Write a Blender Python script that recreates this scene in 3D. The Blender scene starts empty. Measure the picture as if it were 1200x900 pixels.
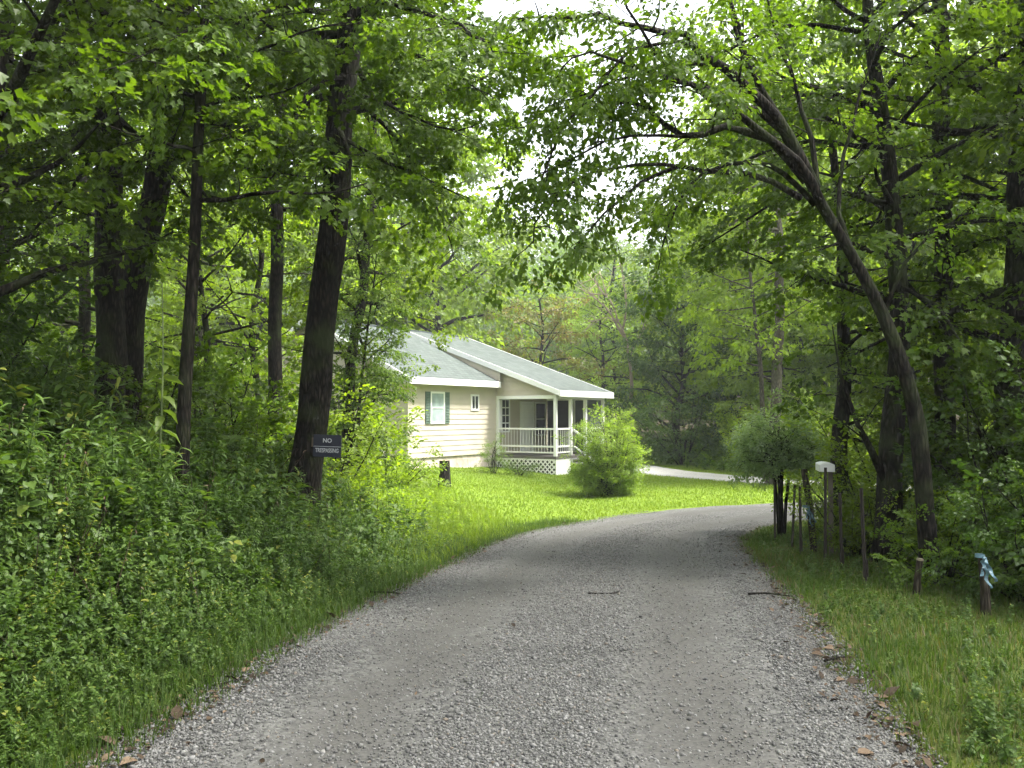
import bpy, math
import numpy as np
from mathutils import Vector

SC = bpy.context.scene
COL = SC.collection
RNG = np.random.default_rng(11)
PI = math.pi
CAM_H = 1.6
FPX = 1050.0
PITCH = math.atan(35 / FPX)


def P(px, py, d):
    """point of the place seen at photo pixel (px, py), d metres ahead"""
    dx, dz = (px - 600) / FPX, (450 - py) / FPX
    y = math.cos(PITCH) - dz * math.sin(PITCH)
    z = math.sin(PITCH) + dz * math.cos(PITCH)
    return np.array([dx * d / y, d, CAM_H + z * d / y])


# ------------------------------------------------------------------ objects
def tag(o, label=None, cat=None, group=None, kind=None):
    if label: o['label'] = label
    if cat: o['category'] = cat
    if group: o['group'] = group
    if kind: o['kind'] = kind
    return o


def empty(name, loc, rz=0.0):
    o = bpy.data.objects.new(name, None)
    o.empty_display_size = 0.2
    COL.objects.link(o)
    o.location = loc
    o.rotation_euler = (0, 0, rz)
    return o


def link(name, me, mat=None, parent=None, loc=None):
    o = bpy.data.objects.new(name, me)
    COL.objects.link(o)
    if mat and not me.materials:
        me.materials.append(mat)
    if parent:
        o.parent = parent
    if loc is not None:
        o.location = loc
    return o


def copy_tree(root, loc, rz=0.0, s=1.0, label=None, group=None):
    r = root.copy(); COL.objects.link(r)
    r.location = loc; r.rotation_euler = (0, 0, rz); r.scale = (s, s, s)
    if label: r['label'] = label
    if group: r['group'] = group
    for ch in list(root.children):
        c = ch.copy(); COL.objects.link(c); c.parent = r
        for g in list(ch.children):
            d = g.copy(); COL.objects.link(d); d.parent = c
    return r


def np_mesh(name, V, F3=None, F4=None, tint=None, smooth=False):
    me = bpy.data.meshes.new(name)
    V = np.ascontiguousarray(V, dtype=np.float32)
    n3 = 0 if F3 is None else len(F3)
    n4 = 0 if F4 is None else len(F4)
    loops, starts = [], []
    if n3:
        loops.append(np.asarray(F3, dtype=np.int32).ravel()); starts.append(np.arange(n3) * 3)
    if n4:
        loops.append(np.asarray(F4, dtype=np.int32).ravel()); starts.append(n3 * 3 + np.arange(n4) * 4)
    loops = np.concatenate(loops); starts = np.concatenate(starts).astype(np.int32)
    me.vertices.add(len(V)); me.vertices.foreach_set('co', V.ravel())
    me.loops.add(len(loops)); me.loops.foreach_set('vertex_index', loops)
    me.polygons.add(n3 + n4); me.polygons.foreach_set('loop_start', starts)
    if smooth:
        me.polygons.foreach_set('use_smooth', np.ones(n3 + n4, dtype=bool))
    if tint is not None:
        a = me.attributes.new('tint', 'FLOAT', 'POINT')
        a.data.foreach_set('value', np.ascontiguousarray(tint, dtype=np.float32))
    me.update(calc_edges=True)
    return me


class MB:
    """mesh buffer: boxes, bars and tubes become one mesh"""
    def __init__(self): self.v = []; self.f = []

    def add(self, verts, faces):
        n = len(self.v)
        self.v += [tuple(map(float, p)) for p in verts]
        self.f += [tuple(i + n for i in q) for q in faces]

    def box(self, a, b):
        x0, y0, z0 = [min(a[i], b[i]) for i in range(3)]
        x1, y1, z1 = [max(a[i], b[i]) for i in range(3)]
        self.add([(x0, y0, z0), (x1, y0, z0), (x1, y1, z0), (x0, y1, z0), (x0, y0, z1), (x1, y0, z1), (x1, y1, z1), (x0, y1, z1)],
                 [(0, 3, 2, 1), (4, 5, 6, 7), (0, 1, 5, 4), (1, 2, 6, 5), (2, 3, 7, 6), (3, 0, 4, 7)])

    def bar(self, a, b, w, h=None, up=(0, 0, 1)):
        h = h or w
        a, b = Vector(a), Vector(b)
        d = (b - a).normalized(); u = Vector(up)
        s = d.cross(u)
        if s.length < 1e-4: s = d.cross(Vector((1, 0, 0)))
        s.normalize(); u = s.cross(d).normalized()
        vs = []
        for p in (a, b):
            for i, j in ((-1, -1), (1, -1), (1, 1), (-1, 1)):
                vs.append(p + s * (i * w / 2) + u * (j * h / 2))
        self.add(vs, [(0, 1, 2, 3), (7, 6, 5, 4), (0, 4, 5, 1), (1, 5, 6, 2), (2, 6, 7, 3), (3, 7, 4, 0)])

    def tube(self, pts, rad, sides=8, rough=0.0, rng=None, ridge=None, lobes=None, lobe_a=None):
        pts = np.asarray(pts, float); n = len(pts)
        rad = np.asarray(rad, float) * np.ones(n)
        d = np.gradient(pts, axis=0); d /= np.linalg.norm(d, axis=1)[:, None] + 1e-9
        ref = np.array([1.0, 0, 0]) if abs(d[0][0]) < .8 else np.array([0, 1.0, 0])
        vs = []
        ang = np.arange(sides) * 2 * PI / sides
        for i in range(n):
            s = np.cross(d[i], ref); s /= np.linalg.norm(s); t = np.cross(s, d[i]); ref = np.cross(d[i], s) * -1 if False else ref
            rr = rad[i] * (1 + (rng.normal(0, rough, sides) if rng is not None and rough else 0) + (ridge if ridge is not None else 0))
            if lobes is not None: rr = rr * (1 + lobes[i] * lobe_a)
            vs += list(pts[i] + np.outer(np.cos(ang) * rr, s) + np.outer(np.sin(ang) * rr, t))
        fs = []
        for i in range(n - 1):
            for k in range(sides):
                a, b = i * sides + k, i * sides + (k + 1) % sides
                fs.append((a, b, b + sides, a + sides))
        fs.append(tuple(range(sides))[::-1]); fs.append(tuple((n - 1) * sides + k for k in range(sides)))
        self.add(vs, fs)

    def build(self, name, mat=None, parent=None, smooth=False, loc=None):
        me = bpy.data.meshes.new(name)
        me.from_pydata(self.v, [], self.f); me.update()
        if smooth:
            me.polygons.foreach_set('use_smooth', np.ones(len(me.polygons), dtype=bool))
        return link(name, me, mat, parent, loc)


# ---------------------------------------------------------------- materials
def new_mat(name):
    m = bpy.data.materials.new(name); m.use_nodes = True
    nt = m.node_tree; nt.nodes.clear()
    out = nt.nodes.new('ShaderNodeOutputMaterial')
    return m, nt, out


def N(nt, typ, **kw):
    n = nt.nodes.new(typ)
    for k, v in kw.items():
        if k.startswith('i_'):
            n.inputs[k[2:].replace('_', ' ')].default_value = v
        else:
            setattr(n, k, v)
    return n


def ramp(nt, stops):
    r = nt.nodes.new('ShaderNodeValToRGB')
    el = r.color_ramp.elements
    while len(el) < len(stops): el.new(0.5)
    for e, (p, c) in zip(el, stops):
        e.position = p; e.color = (*c, 1)
    return r


def leaf_mat(name, stops, trans=0.42, tcol=(1.5, 1.7, .55), rough=.48, spec=.30, vary=.25):
    m, nt, out = new_mat(name); L = nt.links.new
    at = N(nt, 'ShaderNodeAttribute', attribute_name='tint')
    r = ramp(nt, stops)
    L(at.outputs['Fac'], r.inputs[0])
    oi = N(nt, 'ShaderNodeObjectInfo')
    mr = N(nt, 'ShaderNodeMapRange'); mr.inputs[3].default_value = 1 - vary; mr.inputs[4].default_value = 1 + vary
    L(oi.outputs['Random'], mr.inputs[0])
    hs = N(nt, 'ShaderNodeHueSaturation')
    L(r.outputs[0], hs.inputs['Color']); L(mr.outputs[0], hs.inputs['Value'])
    p = N(nt, 'ShaderNodeBsdfPrincipled', i_Roughness=rough)
    p.inputs['Specular IOR Level'].default_value = spec
    L(hs.outputs[0], p.inputs['Base Color'])
    mul = N(nt, 'ShaderNodeMix', data_type='RGBA', blend_type='MULTIPLY'); mul.inputs[0].default_value = 1
    mul.inputs[7].default_value = (*tcol, 1)
    L(hs.outputs[0], mul.inputs[6])
    t = N(nt, 'ShaderNodeBsdfTranslucent'); L(mul.outputs[2], t.inputs[0])
    mx = N(nt, 'ShaderNodeMixShader'); mx.inputs[0].default_value = trans
    L(p.outputs[0], mx.inputs[1]); L(t.outputs[0], mx.inputs[2]); L(mx.outputs[0], out.inputs[0])
    return m


def plain(name, col, rough=.6, var=.12, scale=6, bump=0.0, bscale=40, metal=0.0):
    m, nt, out = new_mat(name); L = nt.links.new
    tc = N(nt, 'ShaderNodeTexCoord')
    no = N(nt, 'ShaderNodeTexNoise', i_Scale=scale, i_Detail=6.0)
    L(tc.outputs['Object'], no.inputs['Vector'])
    a = tuple(c * (1 - var) for c in col); b = tuple(min(1, c * (1 + var)) for c in col)
    r = ramp(nt, [(.3, a), (.7, b)]); L(no.outputs[0], r.inputs[0])
    p = N(nt, 'ShaderNodeBsdfPrincipled', i_Roughness=rough, i_Metallic=metal)
    L(r.outputs[0], p.inputs['Base Color'])
    if bump:
        nb = N(nt, 'ShaderNodeTexNoise', i_Scale=bscale, i_Detail=4.0); L(tc.outputs['Object'], nb.inputs['Vector'])
        bu = N(nt, 'ShaderNodeBump', i_Strength=bump, i_Distance=.02); L(nb.outputs[0], bu.inputs['Height']); L(bu.outputs[0], p.inputs['Normal'])
    L(p.outputs[0], out.inputs[0])
    return m


def bark_mat(name, dark, light, moss=0.25):
    m, nt, out = new_mat(name); L = nt.links.new
    tc = N(nt, 'ShaderNodeTexCoord')
    mp = N(nt, 'ShaderNodeMapping'); mp.inputs['Scale'].default_value = (26, 26, 5.5)
    L(tc.outputs['Object'], mp.inputs[0])
    v = N(nt, 'ShaderNodeTexVoronoi', feature='DISTANCE_TO_EDGE', i_Scale=1.0)
    n1 = N(nt, 'ShaderNodeTexNoise', i_Scale=1.2, i_Detail=8.0)
    L(mp.outputs[0], n1.inputs['Vector'])
    ad = N(nt, 'ShaderNodeMix', data_type='VECTOR'); ad.inputs[0].default_value = .35
    L(mp.outputs[0], ad.inputs[4]); L(n1.outputs['Color'], ad.inputs[5])
    L(mp.outputs[0], v.inputs['Vector'])
    mul = N(nt, 'ShaderNodeMath', operation='MULTIPLY'); L(v.outputs['Distance'], mul.inputs[0]); L(n1.outputs[0], mul.inputs[1])
    r = ramp(nt, [(.02, dark), (.3, light)]); L(mul.outputs[0], r.inputs[0])
    n2 = N(nt, 'ShaderNodeTexNoise', i_Scale=2.3, i_Detail=5.0); L(tc.outputs['Object'], n2.inputs['Vector'])
    r2 = ramp(nt, [(.48, (0, 0, 0)), (.66, (moss * 1.6,) * 3)]); L(n2.outputs[0], r2.inputs[0])
    mx = N(nt, 'ShaderNodeMix', data_type='RGBA'); mx.inputs[7].default_value = (.045, .06, .022, 1)
    L(r2.outputs[0], mx.inputs[0]); L(r.outputs[0], mx.inputs[6])
    p = N(nt, 'ShaderNodeBsdfPrincipled', i_Roughness=.9); p.inputs['Specular IOR Level'].default_value = .15
    L(mx.outputs[2], p.inputs['Base Color'])
    bu = N(nt, 'ShaderNodeBump', i_Strength=1.0, i_Distance=.05); L(mul.outputs[0], bu.inputs['Height']); L(bu.outputs[0], p.inputs['Normal'])
    L(p.outputs[0], out.inputs[0])
    return m


G = {}
G['mid'] = leaf_mat('leaf_mid_green', [(0, (.044, .082, .009)), (.5, (.072, .125, .012)), (1, (.112, .174, .019))], trans=.48, tcol=(1.9, 1.95, .5))
G['bright'] = leaf_mat('leaf_bright_green', [(0, (.088, .140, .013)), (.5, (.135, .200, .018)), (1, (.19, .258, .030))], trans=.52, tcol=(1.9, 1.95, .5))
G['dark'] = leaf_mat('leaf_dark_green', [(0, (.038, .075, .015)), (.5, (.062, .112, .021)), (1, (.095, .152, .032))], trans=.42)
G['pale'] = leaf_mat('leaf_pale_green', [(0, (.105, .165, .036)), (.5, (.160, .232, .046)), (1, (.22, .295, .066))], trans=.45)
G['gray'] = leaf_mat('leaf_grey_green', [(0, (.125, .185, .085)), (.5, (.185, .26, .12)), (1, (.25, .33, .165))], trans=.42)
G['red'] = leaf_mat('leaf_reddish', [(0, (.085, .105, .022)), (.5, (.125, .150, .030)), (.72, (.16, .125, .05)), (1, (.19, .14, .06))], trans=.42, tcol=(1.6, 1.5, .6))
G['weed'] = leaf_mat('leaf_weed', [(0, (.036, .074, .014)), (.5, (.068, .125, .023)), (.92, (.115, .180, .036)), (1, (.22, .24, .04))], trans=.4, vary=.05, rough=.5, tcol=(1.4, 1.5, .5))
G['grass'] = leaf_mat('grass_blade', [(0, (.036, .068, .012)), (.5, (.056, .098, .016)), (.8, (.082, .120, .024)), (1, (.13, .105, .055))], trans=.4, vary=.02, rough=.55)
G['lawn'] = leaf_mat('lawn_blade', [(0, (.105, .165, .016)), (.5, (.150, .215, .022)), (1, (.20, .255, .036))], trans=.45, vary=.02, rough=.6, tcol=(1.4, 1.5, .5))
G['far'] = leaf_mat('leaf_far_green', [(0, (.100, .160, .024)), (.5, (.150, .220, .034)), (1, (.205, .28, .052))], trans=.5, tcol=(1.9, 1.95, .5))
G['litter'] = leaf_mat('dead_leaf', [(0, (.025, .018, .012)), (.6, (.075, .052, .034)), (1, (.17, .12, .08))], trans=.1, tcol=(1, 1, 1), vary=.02, rough=.8, spec=.2)
BARK = bark_mat('bark_brown', (.006, .005, .004), (.042, .034, .026))
BARK_D = bark_mat('bark_dark', (.007, .006, .005), (.055, .046, .036), .4)
BARK_P = bark_mat('bark_pale', (.06, .052, .042), (.20, .18, .15), .1)
WHITE = plain('white_paint', (.76, .76, .74), .45, .04, 3)
CREAM = plain('cream_siding', (.46, .41, .33), .55, .09, 1.3)

# ---------------------------------------------------------------- the road
CEN = np.array([(-5.2, -30), (-3.8, -20), (-2.2, -10), (-.70, 0), (-.04, 4.05), (.64, 8.3), (1.28, 12.5), (1.75, 15.2), (2.42, 17.3), (3.45, 19.4),
                (4.95, 21.2), (7.3, 22.6), (11, 24), (16, 25), (24, 25.6), (42, 26.5), (90, 30)], float)
HW = np.array([1.9, 1.9, 1.9, 1.9, 1.9, 1.95, 2.02, 2.08, 2.05, 1.95, 1.85, 1.75, 1.7, 1.7, 1.7, 1.7, 1.7])
DRV = np.array([(19, 25.6), (14.5, 28), (11.5, 30.6), (8.6, 33.6), (6.6, 37), (5.4, 41), (4.2, 46), (2, 52)], float)
DHW = np.array([1.3, 1.3, 1.35, 1.4, 1.45, 1.5, 1.5, 1.5])


def catmull(pts, vals, step=.3):
    out, ov = [], []
    n = len(pts)
    for i in range(n - 1):
        p0, p1, p2, p3 = pts[max(i - 1, 0)], pts[i], pts[i + 1], pts[min(i + 2, n - 1)]
        k = max(2, int(np.linalg.norm(p2 - p1) / step))
        for t in np.arange(k) / k:
            out.append(.5 * (2 * p1 + (p2 - p0) * t + (2 * p0 - 5 * p1 + 4 * p2 - p3) * t * t + (3 * p1 - p0 - 3 * p2 + p3) * t ** 3))
            ov.append(vals[i] * (1 - t) + vals[i + 1] * t)
    out.append(pts[-1]); ov.append(vals[-1])
    return np.array(out), np.array(ov)


ROAD, ROADW = catmull(CEN, HW)
DRIVE, DRIVEW = catmull(DRV, DHW)


def road_sd(x, y, C=ROAD, W=ROADW):
    """signed distance past the road's edge (negative = on the road) and the side (+1 = right of travel)"""
    x = np.asarray(x, float).ravel(); y = np.asarray(y, float).ravel()
    best = np.empty(len(x)); side = np.empty(len(x))
    for s in range(0, len(x), 20000):
        X = x[s:s + 20000, None]; Y = y[s:s + 20000, None]
        d2 = (X - C[None, :, 0]) ** 2 + (Y - C[None, :, 1]) ** 2
        j = d2.argmin(1)
        jt = np.clip(j, 0, len(C) - 2)
        tx, ty = (C[jt + 1] - C[jt]).T
        ln = np.hypot(tx, ty)
        lat = ((X[:, 0] - C[j, 0]) * ty - (Y[:, 0] - C[j, 1]) * tx) / ln
        al = ((X[:, 0] - C[j, 0]) * tx + (Y[:, 0] - C[j, 1]) * ty) / ln
        best[s:s + 20000] = np.where(np.abs(al) < .6, np.abs(lat), np.sqrt(d2[np.arange(len(j)), j])) - W[j]
        side[s:s + 20000] = np.sign(lat)
    return best, side


def sstep(a, b, x):
    t = np.clip((x - a) / (b - a), 0, 1)
    return t * t * (3 - 2 * t)


PY = [-60, -10, 0, 6, 9, 12, 16, 20, 24, 45, 60, 80, 110, 160, 260, 400]
PZ = [.6, .1, 0, 0, -.15, -.35, -.62, -.80, -.83, -.83, -.5, 1.0, 7.0, 22, 40, 46]


def profile(x, y):
    z = np.interp(y, PY, PZ)
    w = sstep(18, 25, y) * (1 - sstep(50, 70, y))
    z = z + w * .094 * np.clip(1.7 - x, 0, 8)
    return z


def lumps(x, y):
    return (np.sin(x * 1.3 + .7 * np.sin(y * .9)) * np.sin(y * 1.1 + 1.3) * .05 + np.sin(x * .41 + 2) * np.sin(y * .37) * .10
            + np.sin(x * 3.1 + y) * np.sin(y * 2.7 - x) * .02)


BANKY, BANKH = [-30, 8, 12, 15, 18, 21], [.86, .84, .66, .40, .16, .0]


def ground(x, y):
    x = np.asarray(x, float); y = np.asarray(y, float); shp = x.shape
    x, y = x.ravel(), y.ravel()
    sd, side = road_sd(x, y)
    sd2, _ = road_sd(x, y, DRIVE, DRIVEW)
    z = profile(x, y)
    left = (side < 0) & (y < 24)
    hb = np.interp(y, BANKY, BANKH)
    s = np.clip(sd, 0, None)
    z = z + np.where(left, hb * sstep(.1, 3.0, s) + .03 * np.clip(s - 3, 0, 12) * (hb > .1), 0)
    off = np.clip(np.minimum(sd, sd2), 0, None)
    z = z + lumps(x, y) * sstep(.2, 3, off) * np.where(y > 22, .45, 1)
    z = z - .07 * (1 - sstep(-.25, -.02, np.minimum(sd, sd2)))
    return z.reshape(shp)


def gz(x, y):
    return float(ground(np.array([x]), np.array([y]))[0])


# ground sheet: fine near, coarse far
ax = np.unique(np.concatenate([np.arange(-14, 14.01, .16), np.arange(-40, -14, .8), np.arange(14, 40.1, .8), np.linspace(-320, -40, 36), np.linspace(40, 320, 36)]))
ay = np.unique(np.concatenate([np.arange(-1, 28, .16), np.arange(28, 60, .5), np.arange(-30, -1, .8), np.linspace(60, 420, 60), np.linspace(-120, -30, 12)]))
GX, GY = np.meshgrid(ax, ay)
GZ = ground(GX, GY)
nx, ny = len(ax), len(ay)
idx = np.arange(nx * ny).reshape(ny, nx)
F = np.stack([idx[:-1, :-1], idx[:-1, 1:], idx[1:, 1:], idx[1:, :-1]], -1).reshape(-1, 4)


def lawn_mask(x, y):
    """1 on mown lawn, 0 on the forest floor"""
    sd, side = road_sd(x, y)
    edge = np.interp(y, [12, 14, 17, 20, 24, 30, 45], [-1.2, -1.7, -1.9, -2.0, -2.6, -4.6, -8])
    a = sstep(11.5, 15.5, y) * sstep(edge - .8, edge + .6, x) * (1 - sstep(48, 54, y)) * (1 - sstep(13, 17, x))
    a = a * np.where((side > 0) & (y < 22), 0, 1)
    ver = ((side > 0) & (y < 24)) * (1 - sstep(1.6, 2.8, sd)) * .35
    bank = ((side < 0) & (y < 20)) * (1 - sstep(3.5, 6, sd)) * .5
    return np.maximum(np.maximum(a, ver), bank)


LM = lawn_mask(GX.ravel(), GY.ravel())
m, nt, out = new_mat('earth_and_grass'); L = nt.links.new
at = N(nt, 'ShaderNodeAttribute', attribute_name='tint')
tc = N(nt, 'ShaderNodeTexCoord')
n1 = N(nt, 'ShaderNodeTexNoise', i_Scale=2.2, i_Detail=9.0); L(tc.outputs['Object'], n1.inputs['Vector'])
n2 = N(nt, 'ShaderNodeTexNoise', i_Scale=28.0, i_Detail=6.0); L(tc.outputs['Object'], n2.inputs['Vector'])
rg = ramp(nt, [(.3, (.085, .140, .016)), (.7, (.150, .215, .026))]); L(n2.outputs[0], rg.inputs[0])
rs = ramp(nt, [(.3, (.018, .016, .009)), (.55, (.045, .036, .02)), (.75, (.03, .045, .015))]); L(n1.outputs[0], rs.inputs[0])
mx = N(nt, 'ShaderNodeMix', data_type='RGBA'); L(at.outputs['Fac'], mx.inputs[0]); L(rs.outputs[0], mx.inputs[6]); L(rg.outputs[0], mx.inputs[7])
p = N(nt, 'ShaderNodeBsdfPrincipled', i_Roughness=.95); p.inputs['Specular IOR Level'].default_value = .1
L(mx.outputs[2], p.inputs['Base Color'])
bu = N(nt, 'ShaderNodeBump', i_Strength=.6, i_Distance=.05); L(n2.outputs[0], bu.inputs['Height']); L(bu.outputs[0], p.inputs['Normal'])
L(p.outputs[0], out.inputs[0])
tag(link('ground', np_mesh('ground', np.stack([GX.ravel(), GY.ravel(), GZ.ravel()], 1), None, F, LM, True), m), kind='structure')


def strip(name, C, W, mat, nc=28, lift=.012, crown=.03, wob=.12):
    t = np.gradient(C, axis=0); t /= np.linalg.norm(t, axis=1)[:, None]
    nr = np.stack([t[:, 1], -t[:, 0]], 1)
    k = np.linspace(-1, 1, nc)
    arc = np.concatenate([[0], np.cumsum(np.linalg.norm(np.diff(C, axis=0), axis=1))])
    wl = W + wob * (np.sin(arc * 1.9) * .5 + np.sin(arc * 4.3 + 1) * .4 + np.sin(arc * .7) * .6)
    wr = W + wob * (np.sin(arc * 2.3 + 2) * .5 + np.sin(arc * 5.1) * .4 + np.sin(arc * .6 + 1) * .6)
    hw = np.where(k[None, :] < 0, wl[:, None], wr[:, None])
    X = C[:, 0:1] + nr[:, 0:1] * k[None] * hw
    Y = C[:, 1:2] + nr[:, 1:2] * k[None] * hw
    Z = profile(X, Y) + lift + crown * (1 - k[None] ** 2) - .018 * np.exp(-((np.abs(k[None]) - .45) / .16) ** 2)
    Z[:, 0] -= .06; Z[:, -1] -= .06
    n = len(C); ii = np.arange(n * nc).reshape(n, nc)
    F = np.stack([ii[:-1, :-1], ii[:-1, 1:], ii[1:, 1:], ii[1:, :-1]], -1).reshape(-1, 4)
    kk = np.broadcast_to(k[None], X.shape)
    return link(name, np_mesh(name, np.stack([X.ravel(), Y.ravel(), Z.ravel()], 1), None, F, kk.ravel(), True), mat)


def gravel_mat(name, lo, hi, fine, dirt=(.10, .085, .065)):
    m, nt, out = new_mat(name); L = nt.links.new
    tc = N(nt, 'ShaderNodeTexCoord')
    at = N(nt, 'ShaderNodeAttribute', attribute_name='tint')
    v = N(nt, 'ShaderNodeTexVoronoi', i_Scale=34.0); L(tc.outputs['Object'], v.inputs['Vector'])
    v2 = N(nt, 'ShaderNodeTexVoronoi', i_Scale=75.0); L(tc.outputs['Object'], v2.inputs['Vector'])
    sep = N(nt, 'ShaderNodeSeparateColor'); L(v.outputs['Color'], sep.inputs[0])
    sep2 = N(nt, 'ShaderNodeSeparateColor'); L(v2.outputs['Color'], sep2.inputs[0])
    r1 = ramp(nt, [(0, lo), (1, hi)]); L(sep.outputs[0], r1.inputs[0])
    r2 = ramp(nt, [(0, tuple(c * .8 for c in fine)), (1, tuple(c * 1.25 for c in fine))]); L(sep2.outputs[0], r2.inputs[0])
    # wheel tracks: finer, packed surface where |tint| is near .45
    ab = N(nt, 'ShaderNodeMath', operation='ABSOLUTE'); L(at.outputs['Fac'], ab.inputs[0])
    sb = N(nt, 'ShaderNodeMath', operation='SUBTRACT'); L(ab.outputs[0], sb.inputs[0]); sb.inputs[1].default_value = .45
    ab2 = N(nt, 'ShaderNodeMath', operation='ABSOLUTE'); L(sb.outputs[0], ab2.inputs[0])
    n1 = N(nt, 'ShaderNodeTexNoise', i_Scale=1.4, i_Detail=6.0); L(tc.outputs['Object'], n1.inputs['Vector'])
    ad = N(nt, 'ShaderNodeMath', operation='MULTIPLY_ADD'); L(n1.outputs[0], ad.inputs[0]); ad.inputs[1].default_value = .35; L(ab2.outputs[0], ad.inputs[2])
    mr = N(nt, 'ShaderNodeMapRange'); mr.inputs[1].default_value = .22; mr.inputs[2].default_value = .42
    L(ad.outputs[0], mr.inputs[0])
    mx = N(nt, 'ShaderNodeMix', data_type='RGBA'); L(mr.outputs[0], mx.inputs[0]); L(r2.outputs[0], mx.inputs[6]); L(r1.outputs[0], mx.inputs[7])
    # brown litter and dirt on the shoulders
    md = N(nt, 'ShaderNodeMapRange'); md.inputs[1].default_value = .84; md.inputs[2].default_value = 1.02; L(ab.outputs[0], md.inputs[0])
    n3 = N(nt, 'ShaderNodeTexNoise', i_Scale=9.0, i_Detail=6.0); L(tc.outputs['Object'], n3.inputs['Vector'])
    mm = N(nt, 'ShaderNodeMath', operation='MULTIPLY'); L(md.outputs[0], mm.inputs[0]); L(n3.outputs[0], mm.inputs[1])
    mx2 = N(nt, 'ShaderNodeMix', data_type='RGBA'); L(mm.outputs[0], mx2.inputs[0]); L(mx.outputs[2], mx2.inputs[6]); mx2.inputs[7].default_value = (*dirt, 1)
    p = N(nt, 'ShaderNodeBsdfPrincipled', i_Roughness=.9); p.inputs['Specular IOR Level'].default_value = .2
    L(mx2.outputs[2], p.inputs['Base Color'])
    ml = N(nt, 'ShaderNodeMath', operation='MULTIPLY'); L(v.outputs['Distance'], ml.inputs[0]); L(mr.outputs[0], ml.inputs[1])
    bu = N(nt, 'ShaderNodeBump', i_Strength=.8, i_Distance=.02, invert=True); L(ml.outputs[0], bu.inputs['Height'])
    L(bu.outputs[0], p.inputs['Normal']); L(p.outputs[0], out.inputs[0])
    return m


tag(strip('road', ROAD, ROADW, gravel_mat('road_gravel', (.058, .058, .056), (.150, .148, .141), (.078, .076, .071))), kind='structure')
tag(strip('driveway', DRIVE, DRIVEW, gravel_mat('driveway_gravel', (.24, .235, .22), (.42, .41, .39), (.34, .33, .31)), nc=10), kind='structure')


def rot_zyx(yaw, pitch, roll):
    """stack of rotation matrices; local y is forward"""
    cy, sy, cp, sp, cr, sr = np.cos(yaw), np.sin(yaw), np.cos(pitch), np.sin(pitch), np.cos(roll), np.sin(roll)
    z, o = np.zeros_like(yaw), np.ones_like(yaw)
    Rz = np.stack([np.stack([cy, -sy, z], -1), np.stack([sy, cy, z], -1), np.stack([z, z, o], -1)], -2)
    Rx = np.stack([np.stack([o, z, z], -1), np.stack([z, cp, -sp], -1), np.stack([z, sp, cp], -1)], -2)
    Ry = np.stack([np.stack([cr, z, sr], -1), np.stack([z, o, z], -1), np.stack([-sr, z, cr], -1)], -2)
    return Rz @ Rx @ Ry


def instance(V, pos, R, S):
    S = np.asarray(S, float)
    S = S[:, None] * np.ones((1, 3)) if S.ndim == 1 else S
    return np.einsum('nij,nkj->nki', R, V[None] * S[:, None, :]) + pos[:, None, :]


# loose stones
def stone_proto(rng):
    v = np.array([(1, 0, 0), (-1, 0, 0), (0, 1, 0), (0, -1, 0), (0, 0, .7), (0, 0, -.7), (.62, .62, .35), (-.62, .6, .3), (-.6, -.62, .33), (.6, -.6, .3)], float)
    v *= rng.uniform(.75, 1.2, v.shape)
    f = [(0, 6, 4), (6, 2, 4), (2, 7, 4), (7, 1, 4), (1, 8, 4), (8, 3, 4), (3, 9, 4), (9, 0, 4), (0, 2, 6), (2, 1, 7), (1, 3, 8), (3, 0, 9), (2, 0, 5), (1, 2, 5), (3, 1, 5), (0, 3, 5)]
    return v, np.array(f)


def pack(name, groups, mat, smooth=False, parent=None):
    """groups: (V (n,k,3), F3 (m,3), tint (n,k)) -> one mesh object"""
    vs, fs, ts, off = [], [], [], 0
    for V, F, T in groups:
        n, k = V.shape[:2]
        vs.append(V.reshape(-1, 3)); ts.append(np.broadcast_to(T, (n, k)).reshape(-1))
        fs.append((F[None] + (np.arange(n) * k)[:, None, None]).reshape(-1, 3) + off)
        off += n * k
    return link(name, np_mesh(name, np.concatenate(vs), np.concatenate(fs), None, np.concatenate(ts), smooth), mat, parent)


def road_points(n, y0, y1, rng, kfun):
    """random points on the road strip: k in [-1,1] across"""
    ok = np.where((ROAD[:, 1] > y0) & (ROAD[:, 1] < y1) & (ROAD[:, 0] < 9))[0]
    w = 1 / np.clip(ROAD[ok, 1], 3, None) ** 1.3
    j = rng.choice(ok[:-1], n, p=(w[:-1] / w[:-1].sum()))
    k = rng.uniform(-1.04, 1.04, n)
    keep = rng.random(n) < kfun(np.abs(k))
    j, k = j[keep], k[keep]
    t = ROAD[j + 1] - ROAD[j]
    f = rng.random(len(j))[:, None]
    ln = np.linalg.norm(t, axis=1)[:, None]
    c = ROAD[j] + t * f
    nr = np.stack([t[:, 1], -t[:, 0]], 1) / ln
    xy = c + nr * (k * ROADW[j])[:, None]
    z = profile(xy[:, 0], xy[:, 1]) + .012 + .03 * (1 - k ** 2) - .018 * np.exp(-((np.abs(k) - .45) / .16) ** 2)
    return np.column_stack([xy, z]), k


def stone_dens(a):
    return np.clip(.22 + .75 * sstep(.12, .5, np.abs(a - .47)) + .8 * (a > .72) + .5 * (a < .2), 0, 1) * np.where(a > 1, .35, 1)


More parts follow.
